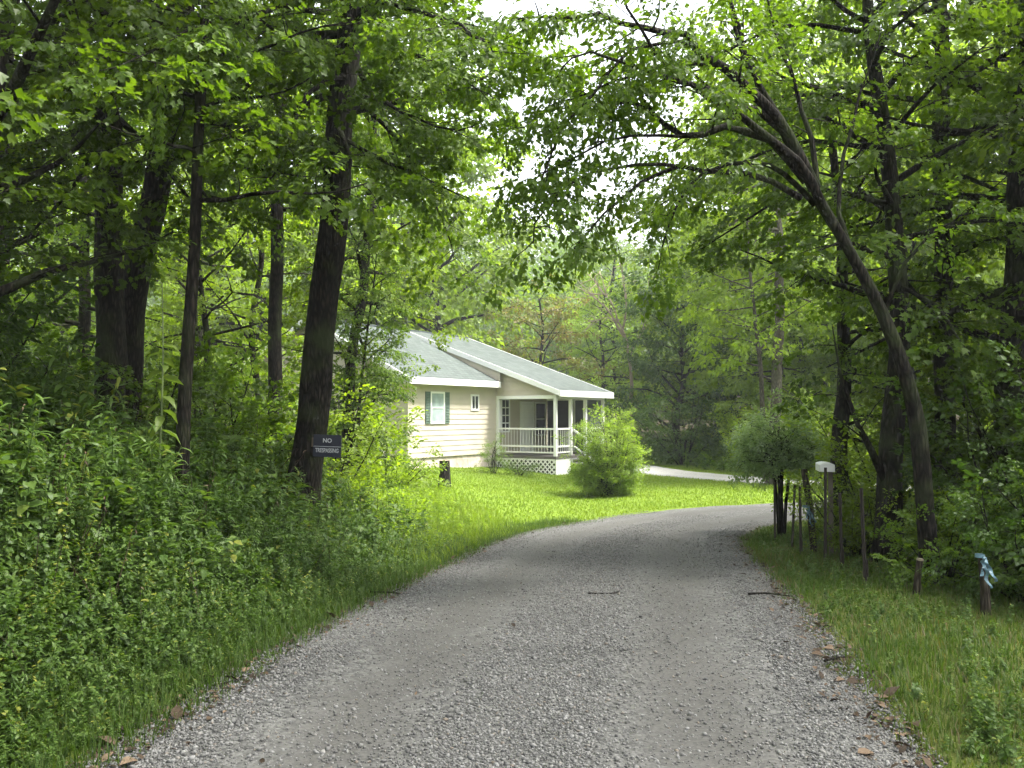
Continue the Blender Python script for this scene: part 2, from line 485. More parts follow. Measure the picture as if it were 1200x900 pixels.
grp = []
for i in range(7):
    v, f = stone_proto(RNG)
    pos, k = road_points(36000, 2.4, 21, RNG, stone_dens)
    n = len(pos)
    s = RNG.gamma(5, .00118, n)[:, None] * RNG.uniform(.7, 1.3, (n, 3))
    R = rot_zyx(RNG.uniform(0, 6.3, n), RNG.normal(0, .5, n), RNG.normal(0, .5, n))
    pos[:, 2] += s[:, 2] * .25
    grp.append((instance(v, pos, R, s), f, RNG.random((n, 1))))
m, nt, out = new_mat('limestone_chips'); L = nt.links.new
at = N(nt, 'ShaderNodeAttribute', attribute_name='tint')
r = ramp(nt, [(0, (.066, .065, .062)), (.5, (.116, .114, .109)), (.93, (.20, .198, .19)), (1, (.14, .115, .09))]); L(at.outputs['Fac'], r.inputs[0])
p = N(nt, 'ShaderNodeBsdfPrincipled', i_Roughness=.85); L(r.outputs[0], p.inputs['Base Color']); L(p.outputs[0], out.inputs[0])
tag(pack('gravel', grp, m), kind='stuff')

# ------------------------------------------------------------------- leaves
LEAF4 = (np.array([(0, 0, 0), (.33, .45, .07), (0, 1, -.10), (-.33, .45, .07)]), np.array([(0, 1, 2), (0, 2, 3)]))
LEAF8 = (np.array([(0, 0, 0), (.26, .26, .06), (.24, .60, .04), (0, 1, -.16), (-.24, .60, .04), (-.26, .26, .06), (0, .3, -.01), (0, .65, -.03)]),
         np.array([(0, 1, 6), (1, 2, 7), (1, 7, 6), (2, 3, 7), (0, 6, 5), (5, 6, 7), (5, 7, 4), (4, 7, 3)]))
LANCE = (np.array([(0, 0, 0), (.09, .3, .02), (.07, .65, .0), (0, 1, -.22), (-.07, .65, .0), (-.09, .3, .02)]),
         np.array([(0, 1, 5), (1, 2, 4), (1, 4, 5), (2, 3, 4)]))
OVAL6 = (np.array([(0, 0, 0), (.24, .3, .05), (.20, .62, .02), (0, 1, -.16), (-.20, .62, .02), (-.24, .3, .05)]), LANCE[1])
LOBED = (np.array([(0, 0, 0), (.46, .30, .05), (.22, .52, .0), (.40, .74, .03), (.14, .74, -.02), (0, 1, -.12), (-.14, .74, -.02), (-.40, .74, .03), (-.22, .52, 0), (-.46, .30, .05)]),
         np.array([(0, 1, 2), (0, 2, 4), (2, 3, 4), (0, 4, 5), (0, 5, 6), (0, 6, 8), (6, 7, 8), (0, 8, 9)]))


def spray(rng, n, leaf, lsize, droop=.5, flat=.05, width=.42):
    """a leafy twig of length 1 along +y; returns V, F, tint"""
    LV, LF = leaf
    t = np.clip(rng.beta(1.6, 1.1, n), .03, 1)
    side = rng.choice([-1, 1], n)
    lat = side * rng.uniform(0, width, n) * np.sqrt(np.clip(1.15 - t, .1, 1))
    pos = np.column_stack([lat, t, -.16 * t ** 2 - .25 * np.abs(lat) ** 1.5 + rng.normal(0, flat, n)])
    yaw = -side * rng.uniform(.1, 1.5, n) + rng.normal(0, .25, n)
    R = rot_zyx(yaw, -np.abs(rng.normal(droop, .35, n)), rng.normal(0, .45, n))
    s = lsize * rng.uniform(.45, 1.35, n)
    V = instance(LV, pos, R, s)
    F = (LF[None] + (np.arange(n) * len(LV))[:, None, None]).reshape(-1, 3)
    T = np.repeat(np.clip(rng.normal(.45, .2, n), 0, 1), len(LV))
    return V.reshape(-1, 3), F, T


SPR = {}
for key, (n, leaf, ls, dr, fl, wd) in {
        'maple': (40, LOBED, .148, .45, .04, .42), 'oval': (40, LEAF8, .148, .55, .06, .42), 'small': (34, LEAF4, .15, .5, .06, .4),
        'far': (30, LEAF4, .21, .5, .10, .5), 'mapleS': (44, LOBED, .125, .45, .06, .45), 'fine': (46, LANCE, .22, .3, .08, .35), 'bush': (30, LEAF8, .16, .2, .12, .4)}.items():
    SPR[key] = [spray(RNG, n, leaf, ls, dr, fl, wd) for _ in range(7)]


def crown_obj(name, frames, key, mat, rng, parent=None, keep=1.0):
    fr = np.array([np.concatenate([p, d, [s]]) for p, d, s in frames])
    if keep < 1: fr = fr[rng.random(len(fr)) < keep]
    n = len(fr)
    pos, d, s = fr[:, :3], fr[:, 3:6], fr[:, 6]
    d = d / (np.linalg.norm(d, axis=1)[:, None] + 1e-9)
    up = np.array([0, 0, 1.0]) + rng.normal(0, .28, (n, 3))
    x = np.cross(d, up); x /= np.linalg.norm(x, axis=1)[:, None] + 1e-9
    z = np.cross(x, d)
    R = np.stack([x, d, z], -1)
    var = rng.integers(0, 7, n)
    grp = []
    for i in range(7):
        k = var == i
        if not k.any(): continue
        V, F, T = SPR[key][i]
        W = instance(V, pos[k], R[k], s[k])
        grp.append((W, F, np.clip(T[None] + rng.normal(0, .14, (k.sum(), 1)), 0, 1)))
    return pack(name, grp, mat, parent=parent)


# -------------------------------------------------------------------- trees
def limb_curve(rng, p, d, Lg, n=7, noise=.13, lift=.02):
    pts = [np.array(p, float)]; d = np.array(d, float)
    for i in range(n - 1):
        d = d + rng.normal(0, noise, 3) + np.array([0, 0, lift]); d /= np.linalg.norm(d)
        pts.append(pts[-1] + d * Lg / (n - 1))
    return np.array(pts)


def path_at(pts, t):
    n = len(pts) - 1
    f = np.clip(t, 0, .9999) * n; i = int(f)
    return pts[i] + (pts[i + 1] - pts[i]) * (f - i), (pts[i + 1] - pts[i]) / (np.linalg.norm(pts[i + 1] - pts[i]) + 1e-9)


def leafy_limb(mb, frames, pts, r0, rng, ss=.55, gap=.42, start=.25, sec=.5, r1=.006, dens=1.0, sag=-.08, sides=6):
    """a limb with side shoots; leaf sprays are set along the shoots"""
    n = len(pts)
    mb.tube(pts, np.linspace(r0, r1, n), sides)
    Lg = np.linalg.norm(np.diff(pts, axis=0), axis=1).sum()
    t = start; sd = rng.choice([-1, 1])
    while t < 1:
        p, d = path_at(pts, t)
        h = np.array([d[1], -d[0], 0.0]); hn = np.linalg.norm(h)
        h = h / hn if hn > .15 else np.array([math.cos(t * 40), math.sin(t * 40), 0])
        dd = d * rng.uniform(.3, .9) + h * sd * rng.uniform(.6, 1.1) + np.array([0, 0, rng.uniform(-.15, .35)])
        dd /= np.linalg.norm(dd)
        l2 = max(.35, sec * Lg * (1.1 - .8 * t) * rng.uniform(.5, 1.1)); l2 = min(l2, 2.0)
        q = limb_curve(rng, p, dd, l2, 4, .16, sag)
        mb.tube(q, np.linspace(max(.006, r0 * .3 * (1 - .6 * t)), .003, 4), 4)
        m = max(1, int(l2 / (ss * .62) * dens))
        for k in range(m):
            pp, qd = path_at(q, (k + rng.uniform(.3, 1)) / m)
            sdv = np.cross(qd, [0, 0, 1]) * rng.choice([-1, 1]) * rng.uniform(.1, 1.0)
            frames.append((pp, qd + sdv + np.array([0, 0, rng.uniform(-.35, .15)]), ss * rng.uniform(.7, 1.25)))
        frames.append((q[-1], q[-1] - q[-2], ss * rng.uniform(.7, 1.2)))
        sd = -sd
        t += gap / Lg * rng.uniform(.7, 1.4)
    frames.append((pts[-1], pts[-1] - pts[-2], ss))


def trunk_path(pts, n=22, rng=None, wob=.03):
    pts = np.asarray(pts, float)
    c, _ = catmull(pts, np.zeros(len(pts)), .35)
    if rng is not None:
        k = np.arange(len(c)); c[1:, 0] += wob * np.sin(k[1:] * .9 + rng.uniform(0, 6)); c[1:, 1] += wob * np.sin(k[1:] * .7 + rng.uniform(0, 6))
    return c


def tree(name, label, path, r0, r1, seed, leafmat, bark=BARK, key='oval', ss=.6, limbs=26, t0=.3, Lmax=3.2, el=(.05, .7), gap=.34, cat='tree', group=None,
         dens=1.35, az=None, extra=None, keep=1.0, shape=None, flare=.35, sides=22, sec=.5):
    """one tree: an Empty at its base > trunk (with limbs), crown. path is in world coordinates."""
    rng = np.random.default_rng(seed)
    base = np.array(path[0], float)
    root = empty(name, base)
    tag(root, label, cat, group)
    c = trunk_path(np.asarray(path, float) - base, rng=rng, wob=r0 * .12)
    n = len(c); k = np.linspace(0, 1, n)
    rad = r0 * (1 - k) + r1 * k
    hgt = np.linalg.norm(c - c[0], axis=1)
    kn = rng.random(n) < .12
    rad = rad * (1 + .5 * flare * np.exp(-hgt / .28)) * (1 + np.where(kn, rng.uniform(.02, .09, n), 0))
    mb = MB()
    c0 = c.copy(); c0[0, 2] -= .3
    an = np.arange(sides) * 2 * PI / sides
    mb.tube(c0, rad, sides, .022, rng, rng.normal(0, .035, sides), 1.1 * flare * np.exp(-hgt / .25), .5 + .9 * np.sin(an * 4 + rng.uniform(0, 6)) * np.sin(an * 1.5 + 1))
    frames = []
    for i in range(limbs):
        t = t0 + (1 - t0) * ((i + rng.uniform(0, .9)) / limbs)
        p, d = path_at(c, t)
        a = (i * 2.4 + rng.uniform(-.5, .5)) if az is None else rng.uniform(*az)
        e = rng.uniform(*el) + .5 * (t - t0)
        sh = shape(t) if shape else (.45 + .55 * math.sin(PI * min(1, (t - t0) / (1 - t0) * .85 + .15)))
        Lg = Lmax * sh * rng.uniform(.7, 1.15)
        dv = np.array([math.cos(a) * math.cos(e), math.sin(a) * math.cos(e), math.sin(e)])
        q = limb_curve(rng, p, dv, Lg, 7, .12, -.015)
        rr = max(.012, min(.5 * (r0 * (1 - t) + r1 * t), .022 * Lg))
        leafy_limb(mb, frames, q, rr, rng, ss, gap, dens=dens, sec=sec)
    if extra: extra(mb, frames, base, rng)
    mb.build('trunk', bark, root, True)
    crown_obj('crown', frames, key, leafmat, rng, root, keep)
    return root


def bush(name, label, loc, seed, leafmat, H=1.6, R=1.0, stems=16, key='bush', ss=.4, bark=BARK, cat='bush', group=None, gap=.22, el=(.5, 1.35), start=.15, keep=1.0):
    rng = np.random.default_rng(seed)
    root = empty(name, loc); tag(root, label, cat, group)
    mb = MB(); frames = []
    for i in range(stems):
        a = i * 2.4 + rng.uniform(-.3, .3); e = rng.uniform(*el)
        h = np.array([math.cos(a), math.sin(a), 0])
        Lg = min(H / max(.2, math.sin(e)), R / max(.15, math.cos(e))) * rng.uniform(.75, 1.08)
        q = limb_curve(rng, h * .06, h * math.cos(e) + np.array([0, 0, math.sin(e)]), Lg, 7, .10, .01)
        q[0, 2] -= .15
        leafy_limb(mb, frames, q, .012 + .006 * H, rng, ss, gap, start=start, sec=.35, sides=5)
    mb.build('stem', bark, root, True)
    crown_obj('foliage', frames, key, leafmat, rng, root, keep)
    return root


def px_path(lst, d0, d1=None):
    d1 = d0 if d1 is None else d1
    n = len(lst)
    return [P(a, b, d0 + (d1 - d0) * i / (n - 1)) for i, (a, b) in enumerate(lst)]


def px_limbs(mb, frames, base, rng, lst, r=.04, ss=.45, gap=.18, sec=.42, dens=1.5):
    for pts, d0, d1 in lst:
        q = np.array(px_path(pts, d0, d1)) - base
        q, _ = catmull(q, np.zeros(len(q)), .3)
        q[1:] += rng.normal(0, .015, q[1:].shape)
        leafy_limb(mb, frames, q, r, rng, ss, gap, start=.2, sec=sec, dens=dens, sag=-.10)


def ground_path(path):
    path = [np.array(p, float) for p in path]
    z = gz(path[0][0], path[0][1])
    path[0][2] = z
    return path


exec_trees = True
# the tree with the sign, left of the road
SIGN_TREE = ground_path(px_path([(352, 606), (361, 520), (373, 420), (386, 300), (395, 200), (403, 100), (412, 0), (425, -160), (440, -360), (450, -560)], 12, 11.6))
tree('sign_tree', 'thick leaning trunk left of the road with a dark sign nailed to it', SIGN_TREE, .225, .10, 21, G['mid'], BARK_D, 'maple', .6, 34, .40, 3.9, (-.25, .45), extra=lambda mb, fr, b, rng: px_limbs(mb, fr, b, rng, [
    ([(400, 110), (450, 120), (510, 150), (560, 145)], 12, 10), ([(398, 160), (440, 185), (500, 210), (550, 235)], 11.8, 10.5), ([(395, 190), (350, 160), (300, 150), (250, 150)], 11.6, 9.5),
    ([(405, 60), (340, 40), (270, 60), (205, 85)], 11.6, 8.5), ([(410, 20), (330, 10), (240, 30), (140, 80)], 11.5, 7.5), ([(408, 40), (480, 60), (530, 85), (570, 110)], 11.6, 9.5),
    ([(412, -10), (480, 10), (540, 30), (580, 60)], 11.5, 8.5), ([(397, 150), (410, 190), (400, 225)], 11.6, 10), ([(404, 90), (360, 110), (330, 190), (310, 215)], 11.6, 10.5),
    ([(402, 100), (470, 170), (520, 260), (530, 300)], 11.8, 12.5)]))
tree('trunk_tree', 'straight dark trunk at far left, thicker than the stem beside it', ground_path(px_path([(131, 500), (128, 300), (126, 120), (128, -80), (132, -300), (136, -520)], 12.5, 12.6)),
     .205, .10, 22, G['mid'], BARK_D, 'maple', .62, 32, .34, 3.6, (-.3, .4), extra=lambda mb, fr, b, rng: px_limbs(mb, fr, b, rng, [
    ([(128, 50), (70, 90), (0, 130)], 12.5, 9), ([(128, 110), (70, 180), (10, 225)], 12.5, 9.5), ([(128, 30), (150, 70), (160, 110)], 12.3, 9.5), ([(128, 160), (60, 250), (0, 300)], 12.4, 9.5)]))
tree('trunk_tree', 'dark trunk leaning right, between the straight trunk and the slim one', ground_path(px_path([(140, 500), (158, 340), (184, 220), (206, 100), (222, -50), (240, -260), (250, -450)], 13.4, 13.6)),
     .23, .11, 23, G['mid'], BARK_D, 'oval', .6, 30, .38, 3.4, (-.3, .4))
tree('slim_tree', 'slim mottled trunk standing in the weeds left of the sign tree', ground_path(px_path([(212, 520), (221, 390), (231, 210), (238, 60), (244, -90), (250, -260)], 9.0, 9.1)),
     .075, .03, 24, G['mid'], BARK, 'maple', .5, 16, .42, 2.2, (-.35, .3))
tree('slim_tree', 'dim grey trunk deep in the wood between slim trunk and sign tree', ground_path(px_path([(321, 520), (324, 300), (330, 130), (334, -50), (338, -260)], 18, 18)),
     .15, .08, 25, G['mid'], BARK_D, 'oval', .7, 28, .4, 3.2, (-.3, .4))
tree('slim_tree', 'small leaning tree behind the sign tree, before the end of the house', ground_path(px_path([(402, 530), (412, 420), (424, 350), (434, 240), (440, 120), (446, 0)], 20, 20)),
     .14, .05, 26, G['bright'], BARK_D, 'oval', .55, 34, .2, 2.3, (-.4, .5))


# the arching tree, right of the road, with limbs reaching over it
def arch_extra(mb, frames, base, rng):
    L_ = [([(955, 222), (925, 160), (895, 120), (850, 80), (800, 45), (755, 32), (700, 18), (640, 18), (600, 24)], .075, 9.4, 8.4, .25, .9),
          ([(945, 205), (905, 130), (880, 80), (862, 30), (850, -30), (842, -90)], .06, 9.4, 9.6, .35, .8),
          ([(962, 238), (935, 185), (890, 150), (840, 110), (790, 95), (740, 72), (690, 62), (655, 80)], .055, 9.3, 8.2, .25, .9),
          ([(945, 212), (900, 162), (850, 150), (800, 160), (760, 128), (712, 118), (672, 130)], .06, 9.4, 8.8, .3, 1),
          ([(955, 240), (920, 205), (880, 190), (840, 196), (805, 222), (785, 262), (775, 300)], .035, 9.5, 9.0, .3, 1),
          ([(938, 232), (900, 212), (850, 203), (800, 196), (750, 215), (705, 250), (675, 290)], .04, 9.3, 8.6, .3, 1.1),
          ([(990, 285), (962, 238), (948, 160), (930, 90), (905, 20), (890, -60)], .05, 9.6, 10.2, .3, .8),
          ([(1005, 312), (985, 250), (990, 180), (1010, 110), (1030, 40)], .035, 9.5, 10.5, .3, .8),
          ([(1035, 370), (1060, 310), (1090, 270), (1130, 250)], .03, 9.5, 9.2, .3, .8),
          ([(930, 165), (880, 128), (830, 118), (770, 60), (740, 10), (720, -50)], .04, 9.4, 8.0, .3, .9),
          ([(800, 48), (740, 60), (690, 110), (650, 170), (630, 240)], .022, 8.8, 8.2, .2, 1),
          ([(850, 80), (790, 75), (720, 100), (660, 120), (610, 150)], .022, 9.1, 8.6, .2, 1.2),
          ([(800, 160), (740, 160), (680, 180), (630, 210)], .02, 9.0, 8.6, .2, 1.2),
          ([(800, 196), (745, 190), (690, 200), (645, 240), (620, 285)], .022, 8.9, 8.0, .15, 1.1)]
    for lst, r, d0, d1, st, ds in L_:
        q = np.array(px_path(lst, d0, d1)) - base
        q, _ = catmull(q, np.zeros(len(q)), .3)
        q[2:] += rng.normal(0, .018, q[2:].shape)
        leafy_limb(mb, frames, q, r * .95, rng, .42, .16, start=st + .08, sec=.32, dens=ds * 1.5, sag=-.10, sides=8)


ARCH = ground_path(px_path([(1093, 700), (1084, 600), (1075, 500), (1060, 432), (1035, 370), (1005, 312), (978, 262), (955, 222), (925, 160), (895, 108), (872, 60), (855, 10)], 9.5, 9.4))
tree('arching_tree', 'dark curved trunk right of the road, its limbs arching left over the gravel', ARCH, .094, .014, 31, G['mid'], BARK_D, 'oval', .42, 0, .5, 1, extra=arch_extra)
tree('forked_tree', 'dark forked trunk just behind the arching tree', ground_path(px_path([(1040, 655), (1043, 560), (1052, 450), (1053, 350), (1047, 240), (1032, 130), (1020, 30), (1010, -120)], 11.6, 11.8)),
     .165, .05, 32, G['mid'], BARK_D, 'maple', .55, 26, .34, 2.6, (-.3, .5),
     extra=lambda mb, fr, b, rng: [px_limbs(mb, fr, b, rng, [([(1032, 130), (950, 110), (860, 135), (790, 175)], 11.6, 12), ([(1047, 240), (960, 222), (880, 252), (820, 295)], 11.6, 12), ([(1020, 40), (930, 30), (840, 62), (760, 95)], 11.8, 12.2), ([(1040, 180), (950, 165), (860, 195), (760, 250)], 11.7, 12.6)]), leafy_limb(mb, fr, np.array(px_path([(1042, 575), (1022, 530), (1004, 495), (985, 440), (975, 380)], 11.6, 11.2)) - b, .06, rng, .45, .3, start=.35)])
tree('trunk_tree', 'straight dark trunk on the right, seen past the arching tree', ground_path(px_path([(1110, 690), (1106, 430), (1105, 250), (1102, 60), (1100, -140), (1098, -360)], 13.5, 13.5)),
     .16, .07, 33, G['mid'], BARK_D, 'maple', .6, 30, .28, 3.2, (-.3, .4))
tree('trunk_tree', 'broad dark trunk at the right edge beyond the blue ribbon', ground_path(px_path([(1184, 660), (1186, 400), (1196, 250), (1205, 60), (1210, -150)], 12, 12)),
     .2, .1, 34, G['mid'], BARK_D, 'oval', .6, 28, .25, 3.4, (-.3, .4))
tree('vine_tree', 'short dark trunk behind the white mailbox', ground_path(px_path([(985, 630), (984, 520), (990, 420), (986, 300), (980, 200), (972, 120)], 14.6, 15)),
     .15, .05, 35, G['bright'], BARK_D, 'maple', .52, 26, .22, 1.8, (-.4, .5), az=(-1.5, .9))
tree('roadside_tree', 'thick grey trunk across the road bend, under bright leaves', ground_path(px_path([(906, 572), (909, 480), (912, 410), (914, 320), (910, 220), (905, 100), (905, -20)], 31, 31.5)),
     .21, .08, 36, G['bright'], BARK_P, 'far', .9, 34, .36, 4.2, (-.25, .5), gap=.6)
tree('roadside_tree', 'thin pale trunk beside the thick grey one across the bend', ground_path(px_path([(899, 572), (894, 480), (889, 410), (880, 330), (875, 260)], 32, 32)),
     .1, .04, 37, G['bright'], BARK_P, 'far', .8, 22, .4, 3.0, (-.25, .5), gap=.6)

# generic trees that are copied through the wood
def straight(H, lean, seed):
    r = np.random.default_rng(seed)
    return [np.array([0, 0, 0.0])] + [np.array([lean * t + r.normal(0, .12), r.normal(0, .12), H * t]) for t in (.2, .4, .6, .8, 1.0)]


FAR_Z = -300.0
used = {}
PROTO = {}


def proto(pid, **kw):
    PROTO[pid] = kw


def make(key, loc, label, group, rz=0.0, s=1.0):
    """first use builds the tree where it stands; later uses copy it with its parts"""
    z = gz(loc[0], loc[1]) - .05
    if key not in used:
        kw = dict(PROTO[key]); f = kw.pop('fn')
        H = kw.pop('H0', None)
        if f is tree:
            pth = [p + np.array([0, 0, 0]) for p in straight(H, kw.pop('lean', .5), kw['seed'])]
            t = tree(kw.pop('name'), label, pth, group=group, **kw)
        else:
            t = bush(kw.pop('name'), label, (0, 0, 0), group=group, **kw)
        used[key] = t
        t.location = (loc[0], loc[1], z); t.rotation_euler = (0, 0, rz); t.scale = (s, s, s)
        return t
    return copy_tree(used[key], (loc[0], loc[1], z), rz, s, label, group)


proto('woodA', fn=tree, name='woodland_tree', H0=14, lean=.8, r0=.19, r1=.05, seed=51, leafmat=G['mid'], bark=BARK_D, key='mapleS', ss=.7, limbs=36, t0=.14, Lmax=3.6, el=(-.25, .5), gap=.5, keep=.75)
proto('woodB', fn=tree, name='woodland_tree', H0=15, lean=-.6, r0=.16, r1=.05, seed=52, leafmat=G['bright'], bark=BARK, key='oval', ss=.75, limbs=36, t0=.16, Lmax=3.4, el=(-.3, .5), gap=.5, keep=.75)
proto('woodC', fn=tree, name='woodland_tree', H0=9, lean=.5, r0=.09, r1=.03, seed=53, leafmat=G['bright'], bark=BARK, key='maple', ss=.6, limbs=32, t0=.12, Lmax=2.6, el=(-.3, .6), gap=.45, keep=.75)
proto('canopy', fn=tree, name='canopy_tree', H0=14, lean=.3, r0=.22, r1=.07, seed=58, leafmat=G['mid'], bark=BARK_D, key='oval', ss=.8, limbs=30, t0=.5, Lmax=5.2, el=(-.1, .4), gap=.5, keep=.75)  # added trees, crowns above the frame, to darken the near road
proto('farA', fn=tree, name='background_tree', H0=15, lean=.8, r0=.25, r1=.06, seed=54, leafmat=G['bright'], bark=BARK, key='far', ss=1.1, limbs=44, t0=.06, Lmax=4.6, el=(-.2, .6), gap=.62)
proto('farB', fn=tree, name='background_tree', H0=13, lean=-.8, r0=.22, r1=.06, seed=55, leafmat=G['far'], bark=BARK, key='far', ss=1.0, limbs=44, t0=.05, Lmax=4.2, el=(-.25, .7), gap=.62)
proto('farC', fn=tree, name='background_tree', H0=10, lean=.5, r0=.2, r1=.05, seed=56, leafmat=G['dark'], bark=BARK, key='far', ss=.95, limbs=40, t0=.04, Lmax=4.0, el=(-.3, .5), gap=.6)
proto('farD', fn=tree, name='background_tree', H0=9, lean=.4, r0=.16, r1=.05, seed=57, leafmat=G['red'], bark=BARK, key='far', ss=.8, limbs=32, t0=.2, Lmax=3.0, el=(-.2, .6), gap=.6)
proto('shrubA', fn=bush, name='woodland_shrub', seed=61, leafmat=G['dark'], H=2.2, R=1.5, stems=16, key='oval', ss=.5, gap=.3)
proto('shrubB', fn=bush, name='woodland_shrub', seed=62, leafmat=G['mid'], H=2.0, R=1.4, stems=16, key='maple', ss=.48, gap=.3)
proto('shrubC', fn=bush, name='woodland_shrub', seed=63, leafmat=G['bright'], H=2.0, R=1.4, stems=16, key='bush', ss=.45, gap=.3)

gl = 'trees deep in the wood left of the road'
for i, (x, y, k, s) in enumerate([(-9.5, 16, 'woodA', 1.0), (-7.2, 20.5, 'woodC', 1.1), (-12.5, 13.5, 'woodB', 1.0), (-15, 18, 'woodA', 1.1), (-10.5, 22.5, 'woodB', 1.05), (-14, 25, 'woodA', 1.0),
                                  (-6.6, 24, 'woodC', 1.15), (-18, 22, 'woodB', 1.1), (-10, 29, 'woodB', .95), (-16, 31, 'woodA', 1.1), (-22, 28, 'woodB', 1.1), (-21, 17, 'woodA', 1.0),
                                  (-8.6, 10.2, 'woodC', 1.0), (-13, 36, 'woodB', 1.15), (-20, 40, 'woodA', 1.2)]):
    make(k, (x, y), 'leafy woodland tree deep in the shade left of the road', gl, i * 1.7, s)
for i, (x, y, k, s, lb) in enumerate([(4.9, 4.4, 'canopy', 1.0, 'tall added tree right of the camera, shading the near gravel'), (-4.9, 2.6, 'canopy', 1.0, 'tall added shade tree on the left bank, arching above the camera'),
                                  (4.4, -2.6, 'canopy', 1.05, 'tall added shade tree behind the camera, right of the road'), (-5.4, 7.4, 'canopy', .95, 'tall added tree on the left bank, shading the weeds')]):
    make(k, (x, y), lb, 'trees added to shade the near road', i * 2.0, s)
for i, (x, y, k, s) in enumerate([(-5.2, 8.4, 'woodA', .95), (-7.5, 6.0, 'woodA', 1.0), (5.5, -2, 'woodA', 1), (-6, -3, 'woodB', 1)]):
    make(k, (x, y), ['tree on the bank whose crown overhangs the near weeds', 'tree behind the bank at the extreme left',
                     'tree behind the camera on the right verge', 'tree behind the camera on the left bank'][i], 'trees beside the near road', i * 2.1 + .4, s)
gr = 'trees deep in the wood right of the road'
for i, (x, y, k, s) in enumerate([(8.9, 12.5, 'woodC', 1.0), (10.2, 17, 'woodB', 1.0), (9.2, 15.2, 'woodC', .9), (11.5, 14, 'woodA', 1.0), (13, 19.5, 'woodB', 1.1), (8.2, 9, 'woodB', .9), (15.5, 16, 'woodA', 1.0),
                                  (12, 10, 'woodA', 1.0), (17, 21, 'woodB', 1.1), (20, 18, 'woodA', 1.1)]):
    make(k, (x, y), 'leafy woodland tree standing deep in the wood on the right', gr, i * 1.3 + .2, s)
gb = 'trees beyond the lawn and the white driveway'
for i, (x, y, k, s, lb) in enumerate([
        (-7.5, 48, 'farA', 1.5, 'tall bright tree rising behind the left half of the house roof'), (-3.8, 51, 'farA', 1.35, 'tall bright tree behind the ridge of the house'),
        (-13, 46, 'farA', 1.5, 'tall tree behind the hidden left end of the house'), (1.6, 47, 'farD', .95, 'reddish leafed tree above the porch roof'),
        (5.4, 56, 'farB', .75, 'small pale tree seen over the porch roof, below the sky gap'), (8.8, 48, 'farC', 1.0, 'dark tree standing right of the porch'),
        (11.5, 51, 'farB', .95, 'pale tree right of the dark tree beyond the driveway'), (7.0, 62, 'farB', 1.0, 'pale tree beyond the bare branches'),
        (12.6, 41, 'farB', .72, 'low pale tree at the edge of the white driveway'), (15.0, 46, 'farA', 1.4, 'bright tree beyond the bend, left of the grey trunks'),
        (16.4, 36, 'farB', 1.3, 'pale tree across the bend behind the pruned roadside bush'), (21, 40, 'farA', 1.45, 'bright tree behind the thick grey trunk across the bend'),
        (20.5, 32, 'farB', 1.45, 'bright tree across the bend behind the mailbox'), (26, 36, 'farA', 1.5, 'bright tree far behind the right hand trunks'),
        (24, 28.5, 'farC', 1.1, 'dark tree across the bend behind the fence posts'), (31, 31, 'farB', 1.6, 'pale tree seen deep between the right hand trunks'),
        (-18, 52, 'farB', 1.2, 'pale tree far behind the left wood'), (-26, 46, 'farA', 1.2, 'bright tree far behind the left wood'), (14.5, 60, 'farA', 1.5, 'tall tree in the second row right of the gap'),
        (-8, 64, 'farA', 1.1, 'tall tree in the second row behind the house'), (20, 55, 'farA', 1.6, 'tall tree in the second row behind the bend'), (29, 48, 'farA', 1.7, 'bright tree in the second row at far right')]):
    make(k, (x, y), lb, gb, i * 2.3 + 1.1, s)

# shrubs at the feet of the woods
gs = 'shrubs under the trees'
SHRUBS = [(-6.3, 9.4, 'shrubA', 1.05, 'dark shrub at the far left, above the weedy bank'), (-7.4, 11.2, 'shrubA', 1.3, 'larger dark shrub behind the far left one'),
          (-5.0, 11.8, 'shrubB', 1.0, 'shrub between the slim trunk and the leaning dark trunk'), (-4.3, 13.6, 'shrubB', 1.0, 'shrub left of the sign tree'),
          (-3.2, 14.8, 'shrubC', .9, 'bright shrub behind the sign tree'), (-5.8, 16, 'shrubB', 1.3, 'shrub in the wood behind the sign tree'), (-8.4, 14.4, 'shrubB', 1.3, 'shrub behind the two dark trunks'),
          (-3.9, 18.6, 'shrubC', 1.2, 'leafy shrub hiding the left end of the house'), (-6.8, 19, 'shrubB', 1.4, 'tall shrub in the wood left of the house'), (-3.2, 21.4, 'shrubC', .95, 'low shrub below the house wall corner'),
          (-4.9, 23.2, 'shrubC', 1.5, 'tall bright shrub against the end wall'), (-11, 18, 'shrubB', 1.4, 'shrub in the far left shade'), (-6.4, 27, 'shrubC', 1.6, 'tall shrub along the end wall of the house')]
for i, (x, y, k, s, lb) in enumerate(SHRUBS):
    make(k, (x, y), lb, gs, i * 1.9, s)
